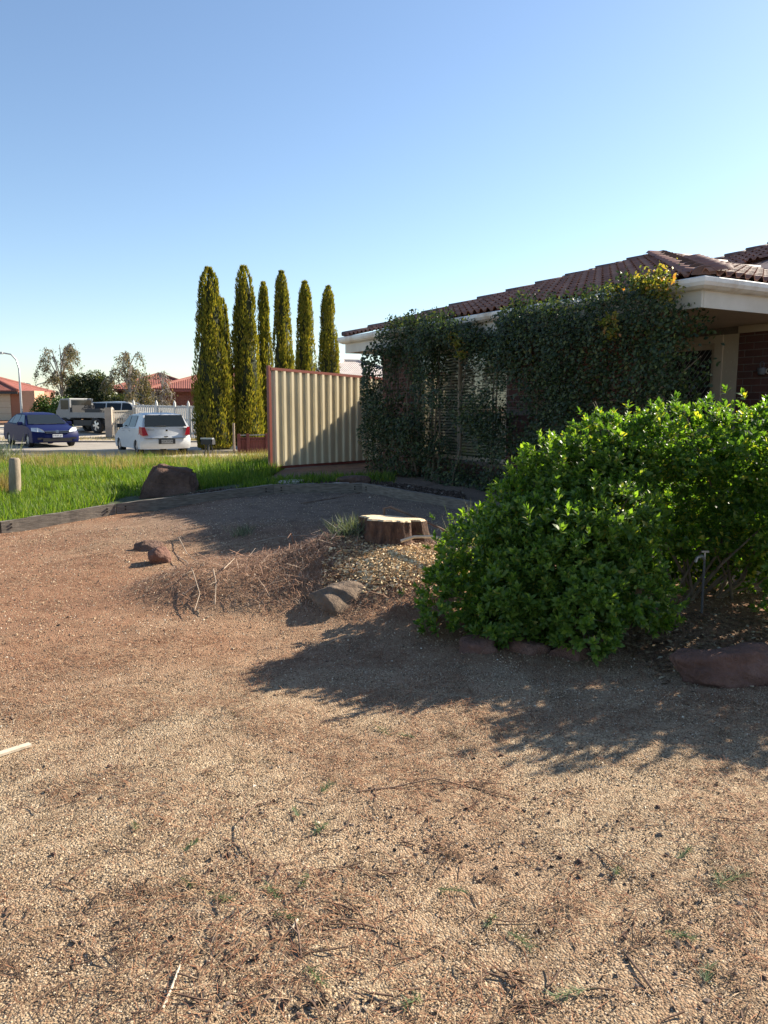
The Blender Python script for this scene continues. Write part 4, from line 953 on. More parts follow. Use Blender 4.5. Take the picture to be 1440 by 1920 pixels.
def mirror(parent, x, y, z, m):
    s_ = 1 if y > 0 else -1
    b = MB().box((x-.06, min(y, y+s_*.2), z-.05), (x+.05, max(y, y+s_*.2), z+.09)); b.build('wing_mirror', m, parent, bev=.025)

# silver hatchback seen from behind
silver = plain('silver_paint', (.56,.57,.58), .4, .1, .4, .2)
hb = empty('silver_hatchback', (0, 0, 0), 0, label='silver hatchback parked beyond the lawn, rear towards us', cat='car')
side = [(-1.78,.22),(-1.84,.34),(-1.86,.55),(-1.82,.62),(-1.80,.72),(-1.77,.98),(-1.5,1.0),(.9,.96),(1.25,.90),(1.6,.78),(1.78,.66),(1.85,.5),(1.84,.3),(1.78,.2)]
link('body', body_mesh(side, 1.69, (-1.17, 1.2), .335, .2, .16, 'body'), silver, hb)
T = [(1.0,.93),(.25,1.40),(-.1,1.475),(-.7,1.505),(-1.3,1.475),(-1.5,1.42),(-1.78,.97)]
ghm, hwid = greenhouse(T, .81, .62, .93, 1.50); ghm.build('cabin', silver, hb, smooth=True)
patch((-1.775,.74,.985),(-1.775,-.74,.985),(-1.515,-.645,1.425),(-1.515,.645,1.425), .02, (.03,.05), (.97,.97)).build('rear_window', M['carglass'], hb)
patch((1.0,-.78,.93),(1.0,.78,.93),(.25,.60,1.40),(.25,-.60,1.40), .012).build('windscreen', M['carglass'], hb)
for s_ in (1, -1):
    for (xa, xb, xc, xd) in ((.72, -.12, -.12, .2), (-.18, -.95, -.9, -.18)):
        q = [(xa, .99), (xb, 1.0), (xc, 1.40), (xd, 1.40)]; Vv = [(x, s_*(hwid(z)+.008), z) for x, z in q]
        MB().add(Vv, [(0,1,2,3)]).build('side_window', M['carglass'], hb)
    b = MB().add([(-1.80, s_*.80, 1.0), (-1.62, s_*.835, 1.02), (-1.55, s_*.84, .74), (-1.83, s_*.78, .70), (-1.845, s_*.60, .71), (-1.815, s_*.70, 1.0)], [(0,1,2,3), (0,3,4,5)]); b.build('tail_light', M['red_lamp'], hb)
    mirror(hb, .55, s_*.83, 1.0, M['black'])
    MB().box((-.35, min(s_*.84, s_*.855), .84), (-.2, max(s_*.84, s_*.855), .87)).box((.5, min(s_*.84, s_*.855), .82), (.65, max(s_*.84, s_*.855), .85)).build('door_handle', silver, hb)
    for x in (-1.17, 1.2): wheel(hb, x, s_*.73, .295, .19, M['alloy'])
b = MB().box((-1.875, -.27, .40), (-1.84, .27, .575)); b.build('plate_recess', M['black'], hb)
pl = MB().box((-1.885, -.19, .42), (-1.876, .19, .545)).build('number_plate', M['plate_g'], hb)
text('1GA 7CAL', pl, .095, (-1.888, 0, .485), (R(90), 0, R(-90)), M['black'], 'plate_lettering')
text('SUZUKI', hb, .06, (-1.845, .5, .90), (R(90), 0, R(-90)), M['dark_metal'], 'badge_lettering'); text('SWIFT', hb, .05, (-1.845, -.5, .90), (R(90), 0, R(-90)), M['galv'], 'badge_lettering')
MB().tube([(-1.86, 0, .88), (-1.83, 0, .88)], .035, 12).build('badge', M['chrome'], hb)
MB().box((-1.872, -.04, .645), (-1.82, .08, .675)).build('boot_handle', M['black'], hb)
b = MB(); b.tube([(-1.80, .0, 1.03), (-1.79, .18, 1.04), (-1.78, .30, 1.03)], .014, 6); b.build('rear_wiper', M['black'], hb)
b = MB(); b.tube([(-1.25, 0, 1.48), (-1.38, 0, 1.62)], .006, 5); b.build('aerial', M['black'], hb)
MB().box((-1.872, -.72, .60), (-1.80, .72, .612)).build('bumper_seam', M['black'], hb)
HX, HY = at(313, 25.2), 25.2; hd = R(90+33)
hb.scale = (.93, 1, .92); hb.rotation_euler = (0, 0, hd); hb.location = (HX+1.85*math.cos(hd), HY+1.85*math.sin(hd), g(HX, HY+1)+.03)

# dark blue sedan seen from the front
blue = plain('dark_blue_paint', (.012,.017,.075), .42, 0, .06, 0)
sd = empty('blue_sedan', (0, 0, 0), 0, label='dark blue sedan parked across the road, facing us', cat='car')
side = [(-2.2,.24),(-2.28,.42),(-2.29,.7),(-2.24,.98),(-1.55,1.03),(.95,.95),(1.45,.90),(1.95,.78),(2.2,.66),(2.29,.48),(2.28,.28),(2.2,.2)]
link('body', body_mesh(side, 1.80, (-1.33, 1.37), .345, .2, .22, 'body'), blue, sd)
T = [(1.15,.92),(.35,1.36),(.05,1.43),(-.5,1.465),(-1.05,1.40),(-1.3,1.33),(-1.85,1.0)]
ghm, hwid = greenhouse(T, .84, .58, .92, 1.46); ghm.build('cabin', blue, sd, smooth=True)
patch((1.13,-.80,.945),(1.13,.80,.945),(.35,.60,1.36),(.35,-.60,1.36), .014, (.03,.04), (.97,.97)).build('windscreen', M['carglass'], sd)
patch((-1.85,.78,1.0),(-1.85,-.78,1.0),(-1.3,-.6,1.33),(-1.3,.6,1.33), .014).build('rear_window', M['carglass'], sd)
for s_ in (1, -1):
    for (xa, xb, xc, xd) in ((.82, -.08, -.08, .32), (-.14, -1.0, -.95, -.14), (-1.05, -1.5, -1.2, -1.0)):
        q = [(xa, .99), (xb, 1.0), (xc, 1.36), (xd, 1.35)] if xa > -1 else [(xa, 1.0), (xb, 1.02), (xc, 1.25), (xd, 1.33)]
        MB().add([(x, s_*(hwid(z)+.008), z) for x, z in q], [(0,1,2,3)]).build('side_window', M['carglass'], sd)
    b = MB().add([(2.225, s_*.44, .63), (2.13, s_*.72, .66), (1.93, s_*.875, .68), (1.86, s_*.87, .83), (2.03, s_*.66, .83), (2.18, s_*.52, .74)], [(0,1,4,5), (1,2,3,4)]); b.build('headlight', M['clear_lamp'], sd)
    mirror(sd, .72, s_*.86, .97, blue)
    for x in (-1.33, 1.37): wheel(sd, x, s_*.79, .31, .2, M['galv'])
    MB().box((2.20, min(s_*.52, s_*.74), .34), (2.245, max(s_*.52, s_*.74), .42)).build('fog_lamp', M['black'], sd)
gr = MB().box((2.20, -.46, .60), (2.262, .46, .70)).build('grille', M['black'], sd)
MB().box((2.258, -.45, .672), (2.275, .45, .70)).box((2.256, -.42, .605), (2.27, .42, .622)).build('chrome_bar', M['chrome'], gr)
MB().tube([(2.25, 0, .668), (2.295, 0, .668)], .065, 16).build('badge', M['chrome'], gr)
MB().box((2.25, -.55, .26), (2.285, .55, .40)).build('lower_intake', M['black'], sd)
pl = MB().box((2.288, -.19, .43), (2.300, .19, .555)).build('number_plate', M['plate_w'], sd)
text('TTW 61', pl, .1, (2.303, 0, .49), (R(90), 0, R(90)), M['dark_metal'], 'plate_lettering')
b = MB(); 
for s_ in (0, .45): b.tube([(1.14, -.55+s_, .965), (1.12, -.1+s_, .975)], .01, 5)
b.build('wiper', M['black'], sd)
hd = R(-90+40); fx, fy = -12.93, 30.6
sd.scale = (1, 1, .94); sd.rotation_euler = (0, 0, hd); sd.location = (fx-2.29*math.cos(hd), fy-2.29*math.sin(hd), .008)

# tray truck behind the picket gate
tr = empty('tray_truck', (0, 0, 0), 0, label='silver tray-back truck with black wheels parked by the picket gate', cat='truck')
dsil = plain('dull_silver', (.21,.215,.22), .5, .1)
b = MB(); b.prism([(1.0,.75),(2.15,.75),(2.15,1.25),(2.05,1.30),(1.75,1.92),(1.0,1.95)], 'y', -.85, .85); b.build('cab', dsil, tr, bev=.03)
for s_ in (1, -1):
    MB().box((1.08, min(s_*.852, s_*.86), 1.32), (1.72, max(s_*.852, s_*.86), 1.84)).build('side_window', M['carglass'], tr)
    for x in (1.45, -1.15): wheel(tr, x, s_*.82, .43, .28, M['alloy'])
patch((2.055,-.8,1.32),(2.055,.8,1.32),(1.76,.76,1.9),(1.76,-.76,1.9), .01).build('windscreen', M['carglass'], tr)
MB().box((.985, -.7, 1.35), (.998, .7, 1.85)).build('rear_window', M['carglass'], tr)
MB().box((-2.2, -.45, .5), (2.0, .45, .72)).box((-2.15, -.8, .42), (.8, .8, .72)).build('chassis', M['black'], tr)
MB().box((-2.2, -.93, .86), (.93, .93, .92)).build('tray', dsil, tr)
for a0, b0 in (((-2.2,-.93,.92),(.9,-.90,1.15)), ((-2.2,.90,.92),(.9,.93,1.15)), ((-2.2,-.898,.92),(-2.17,.898,1.15))): MB().box(a0, b0).build('tray_side', dsil, tr)
MB().box((.84, -.8, .92), (.9, .8, 1.55)).build('headboard', M['black'], tr)
MB().box((-1.0, -.6, .93), (.2, .5, 1.35)).build('toolbox', M['black'], tr, bev=.03)
MB().box((2.1, -.88, .45), (2.3, .88, .78)).build('bull_bar', M['black'], tr, bev=.03)
ty_ = 40.0; tr.location = (at(176, ty_), ty_, g(at(176, ty_), ty_)+.05); tr.rotation_euler = (0, 0, R(180-28)); tr.scale = (.9,)*3
# pale four wheel drive behind the white fence
fd = empty('white_wagon', (0, 0, 0), 0, label='pale wagon with dark windows parked behind the white fence', cat='car')
side = [(-2.2,.3),(-2.25,.6),(-2.2,1.05),(.95,1.05),(2.0,.98),(2.2,.8),(2.25,.5),(2.2,.3)]
wp = plain('white_car_paint', (.66,.66,.64), .3, 0, .5, .8)
link('body', body_mesh(side, 1.85, (-1.35, 1.4), .4, .28, .15, 'body'), wp, fd)
T = [(1.1,1.03),(.4,1.62),(0,1.72),(-1,1.74),(-2.0,1.68),(-2.2,1.05)]
ghm, hwid = greenhouse(T, .86, .66, 1.03, 1.73); ghm.build('cabin', wp, fd, smooth=True)
for s_ in (1, -1):
    for xa, xb, xc, xd in ((.75,-.1,-.1,.35), (-.16,-1.05,-1.05,-.16), (-1.12,-2.0,-1.92,-1.12)): MB().add([(x, s_*(hwid(z)+.01), z) for x, z in ((xa,1.1),(xb,1.1),(xc,1.62),(xd,1.6))], [(0,1,2,3)]).build('side_window', M['carglass'], fd)
    for x in (-1.35, 1.4): wheel(fd, x, s_*.8, .36, .22, M['alloy'])
patch((1.1,-.82,1.04),(1.1,.82,1.04),(.4,.66,1.62),(.4,-.66,1.62), .012).build('windscreen', M['carglass'], fd)
fd.location = (at(243, 42.5), 42.5, g(-14, 42.5)+.08); fd.rotation_euler = (0, 0, R(-8)); fd.scale = (.92, .92, .86)

# ------------------------------------------------------------------ picket gate, white fence, mailbox, low red fence
cream = plain('cream_picket_paint', (.66,.58,.46), .6); white = plain('white_fence_paint', (.66,.64,.60), .6)
def picket_fence(name, label, p, q, n, h, m, wd, posts, z0=.1, capped=False):
    p, q = Vector((*p, g(*p))), Vector((*q, g(*q))); d = q-p; Lf = math.hypot(d.x, d.y); root = empty(name, p, math.atan2(d.y, d.x), label=label, cat='fence'); sl = d.z/Lf
    me = box_mesh('picket', (-wd/2, -.012, 0), (wd/2, .012, h), .003); me.materials.append(m)
    for i in range(n):
        x = Lf*(i+.5)/n; link('picket', me, None, root, (x, 0, sl*x+z0), None, (1, 1, 1+random.uniform(-.02, .02)))
    for zz in (.2, h*.55, h-.08):
        MB().add([(0,.014,zz+z0),(Lf,.014,zz+z0+d.z),(Lf,.05,zz+z0+d.z),(0,.05,zz+z0),(0,.014,zz+z0+.08),(Lf,.014,zz+z0+d.z+.08),(Lf,.05,zz+z0+d.z+.08),(0,.05,zz+z0+.08)], [(0,3,2,1),(4,5,6,7),(0,1,5,4),(1,2,6,5),(2,3,7,6),(3,0,4,7)]).build('rail', m, root)
    if capped: MB().add([(0,-.03,h+z0),(Lf,-.03,h+z0+d.z),(Lf,.05,h+z0+d.z),(0,.05,h+z0),(0,-.03,h+z0+.06),(Lf,-.03,h+z0+d.z+.06),(Lf,.05,h+z0+d.z+.06),(0,.05,h+z0+.06)], [(0,3,2,1),(4,5,6,7),(0,1,5,4),(1,2,6,5),(2,3,7,6),(3,0,4,7)]).build('capping', m, root)
    for t in posts:
        b = MB().box((t*Lf-.06, -.075, sl*t*Lf-.2), (t*Lf+.06, -.014, sl*t*Lf+h+z0+.12)); b.tube([(t*Lf, -.045, sl*t*Lf+h+z0+.12), (t*Lf, -.045, sl*t*Lf+h+z0+.24)], [.06, .015], 8); b.build('post', m, root)
def fp(px, y): return (at(px, y), y)
picket_fence('picket_gate', 'cream picket gate with open bars behind the silver hatchback', fp(209, 36.9), fp(250, 37.6), 13, 1.15, cream, .045, (0, 1), .1, True)
picket_fence('paling_fence', 'long white paling fence behind the silver hatchback', fp(252, 37.8), fp(378, 36.0), 34, 1.5, white, .088, (.0, .35, .62, .82, 1), .05)
MB_ = MB().box((-.16, -.16, -.1), (.16, .16, 1.45)); o = tag(MB_.build('gate_pillar', surf('pillar_render', (.36,.28,.21), (.46,.38,.3), 3, .85), bev=.01), 'cream rendered pillar at the left end of the picket gate', 'pillar'); o.location = (at(204, 36.85), 36.85, g(-13, 36.85))
mx, my = at(388, 24.4), 24.4; mb = empty('mailbox', (mx, my, g(mx, my)), R(-15), label='black barrel-topped metal mailbox in the grass below the cypress', cat='mailbox')
b = MB(); b.prism([(-.1,0),(.1,0),(.1,.1),(.08,.16),(.045,.195),(0,.205),(-.045,.195),(-.08,.16),(-.1,.1)], 'x', -.2, .2); bx_ = b.build('box', M['black'], mb); bx_.location = (0, 0, .42)
MB().box((-.17, -.118, .07), (.17, -.101, .17)).build('door', M['dark_metal'], bx_); MB().box((-.205, -.11, .165), (.205, .0, .21)).build('lid', M['galv'], bx_)
MB().box((-.03, -.03, -.2), (.03, .03, .42)).build('post', M['dark_metal'], mb)
for i, (dx, dz) in enumerate(((-.09, .1), (.1, .08))): MB().tube([(dx*2, 0, -.1), (dx*1.4, .03, .2), (dx, 0, .42)], .02, 6).build('brace', M['dark_metal'], mb)
redwood = surf('red_painted_timber', (.12,.03,.024), (.19,.05,.04), 5, .7, .002)
p, q = fp(445, 25.0), fp(520, 25.6); root = empty('low_red_fence', (p[0], p[1], g(*p)), math.atan2(q[1]-p[1], q[0]-p[0]), label='low dark red board fence behind the lawn, left of the steel fence', cat='fence'); Lf = math.dist(p, q)
pm = box_mesh('board', (-.045, -.012, .1), (.045, .012, .62), .004); pm.materials.append(redwood)
for i in range(14): link('board', pm, None, root, (Lf*(i+.5)/14, 0, 0))
for zz in (.5, .68): MB().box((0, -.05, zz), (Lf, -.014, zz+.03)).build('rail', M['galv'] if zz > .6 else redwood, root)
for t in (.0, .22, .7): MB().box((t*Lf-.05, -.1, -.1), (t*Lf+.05, -.051, .74)).build('post', redwood, root, bev=.01)
b = MB().box((-.035, -.03, -.2), (.035, .03, 1.05)); o = tag(b.build('fence_post', M['greywood'], bev=.008), 'grey steel post standing between the two leftmost tall cypresses', 'post'); o.location = (at(437, 26.6), 26.6, g(at(437, 26.6), 26.6))

# ------------------------------------------------------------------ neighbouring houses
redtile = tilemat('red_roof_tile', (.19,.05,.032), (.28,.085,.055)); greytile = tilemat('pale_roof_tile', (.42,.36,.32), (.55,.48,.44))
def hip_roof(parent, x0, x1, y0, y1, z, pitch, m, name='roof', over=.5):
    x0 -= over; x1 += over; y0 -= over; y1 += over; wdt = y1-y0; lx = x1-x0
    if lx >= wdt: r0, r1 = (x0+wdt/2, (y0+y1)/2), (x1-wdt/2, (y0+y1)/2); h = wdt/2*pitch
    else: r0, r1 = ((x0+x1)/2, y0+lx/2), ((x0+x1)/2, y1-lx/2); h = lx/2*pitch
    V = [(x0,y0,z),(x1,y0,z),(x1,y1,z),(x0,y1,z),(*r0,z+h),(*r1,z+h)]
    Fc = [(0,1,5,4),(1,2,5),(2,3,4,5),(3,0,4)] if lx >= wdt else [(0,1,4),(1,2,5,4),(2,3,5),(3,0,4,5)]
    # stepped tile courses as geometry
    b = MB(); uvs = []
    me = bpy.data.meshes.new(name); me.from_pydata(V+[(x0,y0,z-.12),(x1,y0,z-.12),(x1,y1,z-.12),(x0,y1,z-.12)], [], Fc+[(0,6,7,1),(1,7,8,2),(2,8,9,3),(3,9,6,0),(6,9,8,7)]); me.update()
    uv = me.uv_layers.new(name='UVMap')
    for p in me.polygons:
        nn = p.normal; e = Vector((0, 0, 1)).cross(nn); e = e.normalized() if e.length > 1e-4 else Vector((1, 0, 0)); f = nn.cross(e)
        for li in p.loop_indices:
            c = me.vertices[me.loops[li].vertex_index].co; uv.data[li].uv = (c.dot(e), c.dot(f))
    ro = link(name, me, m, parent); hips = [(V[0], V[4]), (V[1], V[5] if lx >= wdt else V[4]), (V[2], V[5]), (V[3], V[4] if lx >= wdt else V[5]), (V[4], V[5])]
    for a_, c_ in hips:
        if (Vector(a_)-Vector(c_)).length > .1: MB().tube([a_, c_], .1, 8).build('ridge', m, ro)
    return ro
nbrick = farbrick('neighbour_brick', (.17,.05,.035), (.24,.08,.05), (.28,.2,.16)); quoin = plain('quoin_brick', (.34,.19,.12), .8); cream2 = plain('cream_garage', (.58,.47,.34), .6)
ny = 46.0; nx_ = at(352, ny); nh = empty('neighbour_house', (nx_, ny, g(nx_, ny)), R(14), label='brick house with red tiled hip roofs behind the silver hatchback', cat='house')
MB().box((-1.6, 0, -.3), (8, 8, 2.1)).build('wall', nbrick, nh); MB().box((-4.2, 3.2, -.3), (-1.6, 8, 2.1)).build('wall', nbrick, nh)
hip_roof(nh, -1.6, 8, 0, 8, 2.2, .3, redtile); hip_roof(nh, -4.2, .6, 3.2, 8.2, 2.22, .36, redtile)
qm = box_mesh('quoin', (0, 0, 0), (.36, .02, .16)); qm.materials.append(quoin); qs = box_mesh('quoin', (0, 0, 0), (.2, .02, .16)); qs.materials.append(quoin)
for i in range(12): link('quoin', qm if i % 2 else qs, None, nh, (-1.6, -.022, i*.17))
MB().box((-3.9, 3.16, 0), (-1.9, 3.195, 1.95)).build('garage_door', plain('blue_grey_roller_door', (.30,.34,.38), .5), nh)
f_ = MB().box((1.0, -.04, .9), (2.8, -.005, 1.95)).build('window', cream2, nh); MB().box((1.08, -.05, .98), (2.72, -.041, 1.87)).build('pane', M['glass'], f_)
MB().box((-2.1, -.62, 2.0), (8.5, -.5, 2.12)).build('gutter', plain('red_gutter', (.22,.06,.045), .5), nh)
ly = 52.0; lx_ = at(0, ly); lh = empty('garage_house', (lx_, ly, g(lx_, ly)), R(4), label='cream garage with red tiled roof at the far left edge', cat='house')
MB().box((-6, 0, -.3), (1.55, 6, 1.95)).build('wall', plain('brown_brick_far', (.36,.16,.10), .85), lh)
MB().box((-4.4, -.03, 0), (.72, -.004, 1.85)).build('garage_door', cream2, lh)
for i in range(4): MB().box((-4.38, -.04, .42+i*.42), (.70, -.031, .435+i*.42)).build('door_groove', quoin, lh)
hip_roof(lh, -6, .9, 0, 6, 1.97, .34, redtile); MB().box((-6.5, -.62, 1.74), (1.42, -.5, 1.88)).build('gutter', M['dark_metal'], lh)
MB().box((1.56, -.3, -.3), (2.4, 1.5, 1.95)).build('wing_wall', plain('apricot_render', (.58,.33,.21), .8), lh)
b = MB(); b.tube([(-1.6, 2, 3.5), (-1.6, 2, 5.2)], .025, 5); b.tube([(-2.3, 2, 5.15), (-.9, 2, 5.15)], .02, 5)
for i in range(6): b.tube([(-2.2+i*.25, 1.7, 5.15), (-2.2+i*.25, 2.3, 5.15)], .012, 4)
b.build('aerial', M['galv'], lh)
p, q = fp(50, 55), fp(66, 57); picket_fence('timber_fence', 'far brown timber fence between the cream garage and the round shrubs', p, q, 8, 1.75, plain('brown_fence', (.42,.26,.17), .8), .16, (0, 1), 0)
wy = 38.0; wx = at(676, wy); wh = empty('far_house', (wx, wy, g(wx, wy)-.5), R(20), label='house with pale tiled roof peeping over the right end of the steel fence', cat='house')
hip_roof(wh, -2.6, 3.2, 0, 5, 3.15, .38, greytile); MB().box((-2.6, 0, -.5), (3.2, 5, 3.03)).build('wall', nbrick, wh)

# ------------------------------------------------------------------ street lights
def lamp(label, px, y, top, h_arm, rot, double=False):
    x = at(px, y); z0 = g(x, y); Hh = zt(top, y)-z0; root = empty('street_light', (x, y, z0), rot, label=label, cat='street light')
    b = MB(); b.tube([(0, 0, -.2), (0, 0, Hh*.6), (0, 0, Hh-.9), (-.12, 0, Hh-.4), (-.4, 0, Hh-.1), (-.85, 0, Hh-.02)], [.075, .06, .05, .045, .04, .04], 8); b.build('pole', M['galv'], root, smooth=True)
    b = MB(); b.prism([(-h_arm-.85, Hh-.07), (-.83, Hh-.09), (-.83, Hh+.03), (-h_arm-.6, Hh+.06), (-h_arm-.85, Hh)], 'y', -.13, .13); b.build('lamp_head', plain('lamp_head_grey', (.4,.42,.43), .4), root)
    if double:
        b = MB(); b.tube([(0, 0, Hh-.5), (.3, 0, Hh-.15), (1.2, 0, Hh+.1)], .05, 6); b.build('arm', M['galv'], root)
lamp('tall grey street light with curved arm at the far left', 40, 44, 661, .75, R(0))
lamp('distant thin street light between the apricot wall and the birch', 67, 75, 718, .9, R(0), True)

# ------------------------------------------------------------------ far trees and shrubs
def wisp_tree(label, px, y, base_py, top_py, wpx, seed, nleaf, m, droop=.6, trunkr=.1, dens=1.0, grp='loose leaved trees behind the picket gate'):
    r_ = random.Random(seed); rn = np.random.default_rng(seed); x = at(px, y); z0 = g(x, y); Hh = zt(top_py, y)-z0; Wd = wpx/2/F_PX*y
    root = empty('wispy_tree', (x, y, z0), 0, label=label, cat='tree', group=grp); b = MB(); tips = []
    tr_ = [(0, 0, -.1), (.08, 0, Hh*.25), (-.05, .05, Hh*.5), (.05, 0, Hh*.75), (0, 0, Hh*.96)]; b.tube(tr_, [trunkr, trunkr*.8, trunkr*.6, trunkr*.35, trunkr*.12], 7); tr2 = MB()
    for i in range(26):
        t = r_.uniform(.2, .95); zz = Hh*t; a_ = r_.uniform(0, 6.28); Lb = Wd*r_.uniform(.5, 1.05)*(1.1-.5*abs(t-.55)); up = r_.uniform(.1, 1.1)*Lb
        p0 = Vector((0, 0, zz*r_.uniform(.55, .95))); p1 = Vector((math.cos(a_)*Lb*.5, math.sin(a_)*Lb*.5, zz+up*.6)); p2 = Vector((math.cos(a_)*Lb*.85, math.sin(a_)*Lb*.85, zz+up*.7)); p3 = Vector((math.cos(a_)*Lb, math.sin(a_)*Lb, zz+up*.7-droop*r_.uniform(.3, 1)))
        if p2.z > Hh: p1.z, p2.z, p3.z = p1.z*.9, min(p2.z, Hh*.97), p3.z*.9
        tr2.tube([p0, p1, p2, p3], [trunkr*.35, trunkr*.22, trunkr*.12, trunkr*.05], 5)
        for k in range(10):
            s_ = r_.random(); q = p1.lerp(p2, s_) if r_.random() < .5 else p2.lerp(p3, s_)
            e = q+Vector((r_.gauss(0, .18), r_.gauss(0, .18), -r_.uniform(.05, droop))); tr2.tube([q, (q+e)/2+Vector((r_.gauss(0, .05), r_.gauss(0, .05), .05)), e], [.012, .009, .005], 3); tips.append((q, e))
    b.build('trunk', M['treebark'], root); tr2.build('branches', M['treebark'], root)
    A = np.array([t[0] for t in tips]); B = np.array([t[1] for t in tips]); pw = np.exp(-1.6*A[:, 2]/Hh); i = rn.choice(len(A), size=nleaf, p=pw/pw.sum()); s_ = rn.random((nleaf, 1)); P = A[i]*(1-s_)+B[i]*s_+rn.normal(0, .07, (nleaf, 3))
    d = rn.normal(0, .5, (nleaf, 3))+np.array([0, 0, -.7]); X, Y, Z = frames(d, rn.normal(0, 1, (nleaf, 3))); Ls = rn.uniform(.06, .14, nleaf)
    link('crown', big_mesh('crown', *scatter(*DIAM, P, X, Y, Z, Ls*.55, Ls, Ls)), m, root)
m_birch = leafmat('autumn_birch_leaf', [(0, (.05,.055,.025)), (.5, (.11,.105,.045)), (.8, (.19,.14,.06)), (1, (.28,.19,.09))], .6, .3)
wisp_tree('tall loose-leaved tree with pale bare top behind the blue sedan', 118, 50, 790, 640, 92, 31, 7500, m_birch, .8, .13)
wisp_tree('drooping sparse tree with bare twigs in front of the red roof', 246, 43, 790, 655, 92, 32, 5500, m_birch, 1.0, .1)
wisp_tree('small sparse sapling in front of the blue-grey garage door', 305, 40.5, 790, 690, 34, 33, 900, m_birch, .5, .06)
def bush(name, label, blobs, y, n, m, leaf, seed, cat='shrub', grp=None):
    rn = np.random.default_rng(seed); sc = y/F_PX; B = np.array([(at(a_, y), y+dy, zt(b_, y), r*sc) for a_, b_, r, dy in blobs]); c = np.array([B[:, 0].mean(), y, 0]); c[2] = g(c[0], c[1])
    i = rn.choice(len(B), n, p=B[:, 3]**2/(B[:, 3]**2).sum()); D = nrm(rn.normal(0, 1, (n, 3))); P = B[i, :3]+D*B[i, 3][:, None]*(rn.random((n, 1))**.35)
    nz = vnoise(P, 1.8, seed); P += D*(nz*.25)[:, None]; P = P[P[:, 2] > c[2]]-c; m_ = len(P); D = rn.normal(0, 1, (m_, 3)); X, Y, Z = frames(D, rn.normal(0, .7, (m_, 3))+np.array([0, 0, 1])); Ls = rn.uniform(*leaf, m_)
    root = empty(name, tuple(c), 0, label=label, cat=cat, group=grp); link('crown', big_mesh('crown', *scatter(*DIAM, P, X, Y, Z, Ls*.6, Ls, Ls)), m, root)
    b = MB()
    for q in B: e = q[:3]-c; b.tube([(0, 0, -.1), (e[0]*.4, e[1]*.4, e[2]*.5), tuple(e)], [.09, .06, .03], 6)
    b.build('trunk', M['treebark'], root)
m_dark = leafmat('dark_weeping_leaf', [(0, (.02,.035,.012)), (.5, (.045,.065,.02)), (.85, (.10,.11,.035)), (1, (.17,.16,.06))], .5, .25)
bush('weeping_tree', 'dense dark green weeping tree behind the tray truck', [(150,722,22,0),(175,715,20,.3),(195,722,18,0),(165,740,26,0),(190,745,24,0),(205,745,16,-.3),(140,742,18,0),(175,760,28,.4)], 46, 12000, m_dark, (.08, .2), 61, 'tree')
m_round = leafmat('round_shrub_leaf', [(0, (.03,.065,.015)), (.5, (.06,.115,.022)), (1, (.11,.17,.04))], .45, .3)
RS = 'clipped round shrubs behind the blue sedan'
bush('round_shrub', 'rounded green shrub at the left, beside the apricot wall', [(82,758,17,0),(76,770,15,0),(92,772,14,0)], 48, 5000, m_round, (.06, .14), 62, grp=RS)
bush('round_shrub', 'larger rounded green shrub between blue sedan and tray truck', [(118,760,19,0),(108,772,16,0),(128,775,15,0),(118,785,20,0)], 44, 7000, m_round, (.06, .14), 63, grp=RS)
bush('dark_hedge', 'dark foliage behind the white fence, below the red roof', [(225,755,18,0),(255,760,18,0),(285,765,16,0),(300,768,14,0)], 45, 5000, m_dark, (.08, .18), 64, 'hedge')
# dark clods and bark in the bare strip between the sleepers and the fence
n = 9000; x = rng.uniform(-4.4, 1.2, n); y0 = np.interp(x, [p[0] for p in EDGE], [p[1] for p in EDGE]); y = y0+.1+rng.random(n)*np.where(x < -1.7, 1.5, 1.9)
P = np.stack([x, y, gz(x, y)+.016], 1); X, Y, Z = frames(rand_dirs(n, .4), rand_dirs(n)); s_ = rng.uniform(.006, .028, n)
tag(link('soil_clods', big_mesh('soil_clods', *scatter(*OCTA, P, X, Y, Z, s_, s_*rng.uniform(.6, 1.8, n), s_*.6)), island('soil_clods', [(0, (.035,.024,.018)), (.6, (.085,.055,.04)), (.95, (.15,.10,.075)), (1, (.3,.25,.2))])), 'dark soil clods and bark bits behind the sleepers', 'soil', kind='stuff')
# darker clumps of raked-up needles, bark and weed in the foreground gravel
pa = []; pg = []
cy_ = 1.55+rng.random(150)**1.4*2.3; cx_ = rng.uniform(-1, 1, 150)*(.5*cy_+.1)
cl_w = vnoise(np.stack([cx_, cy_, 0*cx_], 1), .9, 2.)
for cx0, cy0, w0 in zip(cx_, cy_, cl_w):
    if w0 < -.12: continue
    n = int(rng.integers(6, 46)); r0 = rng.uniform(.012, .07); an = rng.uniform(0, 3.14); u_, v_ = rng.normal(0, r0*1.6, n), rng.normal(0, r0*.45, n)
    x = cx0+u_*np.cos(an)-v_*np.sin(an); y = cy0+u_*np.sin(an)+v_*np.cos(an)
    pa.append(strips(x, y, rng.uniform(.015, .075, n), rng.uniform(.0012, .0032, n), .008, .3))
    if rng.random() < .3:
        k = int(n*.5); pg.append(grass_mesh(x[:k], y[:k], rng.uniform(.012, .04, k), rng.uniform(.0015, .003, k), 1.6))
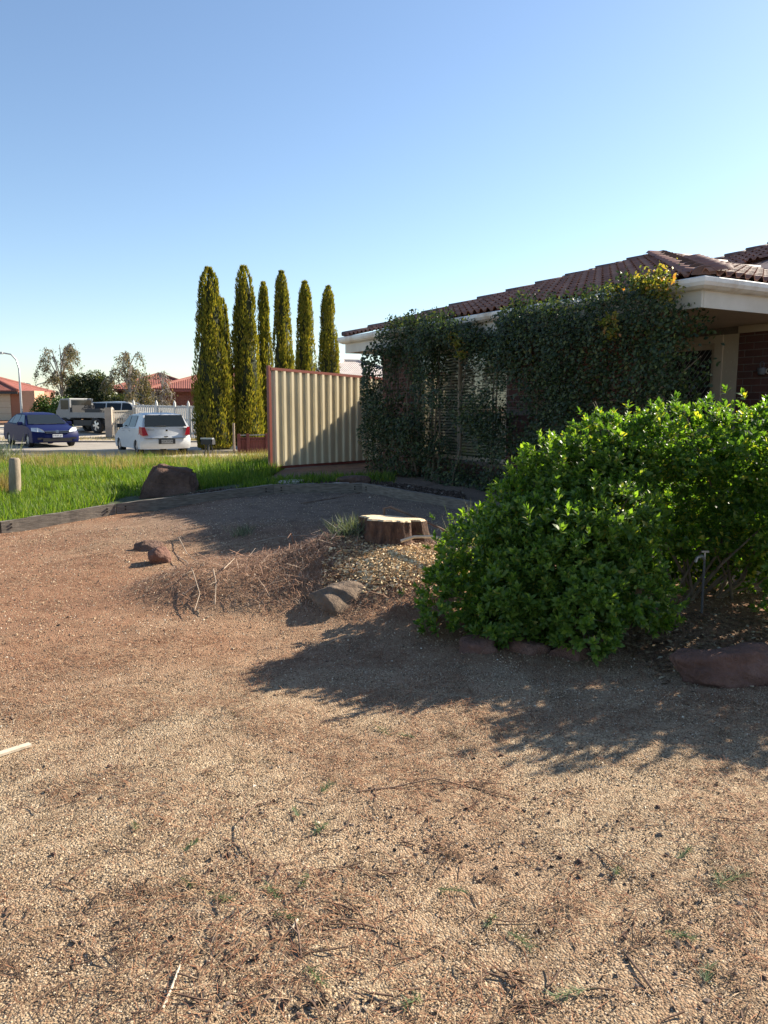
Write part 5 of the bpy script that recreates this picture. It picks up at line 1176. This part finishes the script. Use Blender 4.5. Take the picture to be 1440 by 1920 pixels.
m_dkn = island('dark_litter', [(0, (.02,.015,.012)), (.35, (.06,.037,.026)), (.65, (.18,.09,.05)), (1, (.34,.22,.13))])
tag(link('dark_litter', big_mesh('dark_litter', *join(pa)), m_dkn), 'dark clumps of bark and needles scattered on the near gravel', 'litter', kind='stuff')
tag(link('gravel_weeds', big_mesh('gravel_weeds', *join(pg)), leafmat('gravel_weed', [(0, (.05,.065,.02)), (.6, (.11,.12,.04)), (1, (.22,.19,.08))], .6, .2)), 'tiny olive weeds sprouting through the near gravel', 'weeds', kind='stuff')
# fine fallen twigs and bark chips, thickest towards the bottom of the picture
b = MB(); r_ = random.Random(5)
for i in range(210):
    px, py = r_.gauss(650, 330), 1440+470*r_.random()**.7
    x, y, z = gp_(px, py, .006); a_ = r_.uniform(0, 6.28); Lk = r_.uniform(.03, .13)*(1.6 if r_.random() < .15 else 1); cv = r_.uniform(-.5, .5); pts = []
    for k in range(4):
        t = k/3; pts.append((x+math.cos(a_+cv*t)*Lk*t, y+math.sin(a_+cv*t)*Lk*t, g(x+math.cos(a_)*Lk*t, y+math.sin(a_)*Lk*t)+.005+r_.uniform(0, .012)))
    rr = r_.uniform(.0012, .0032); b.tube(pts, [rr, rr, rr*.8, rr*.5], 4)
tag(b.build('fallen_twigs', surf('fallen_twig_bark', (.035,.022,.016), (.13,.075,.048), 30, .9, 0, c2=(.26,.16,.10))), 'fine dark twigs strewn over the near gravel', 'twigs', kind='stuff')
n = 900; px = rng.normal(760, 300, n); py = 1480+420*rng.random(n)**.8; Q = np.array([gp_(a_, b_, .004) for a_, b_ in zip(px, py)])
kq = vnoise(Q, 1.7, 4.) > -.02; Q = Q[kq]; n = len(Q); X, Y, Z = frames(rand_dirs(n, .3), rand_dirs(n)); s_ = rng.uniform(.003, .011, n)
tag(link('bark_chips', big_mesh('bark_chips', *scatter(*OCTA, Q, X, Y, Z, s_, s_*rng.uniform(.6, 1.6, n), s_*.45)), island('bark_chips', [(0, (.03,.024,.022)), (.6, (.09,.065,.055)), (1, (.2,.15,.12))])), 'dark bark chips and grit clustered in the near gravel', 'bark chips', kind='stuff')
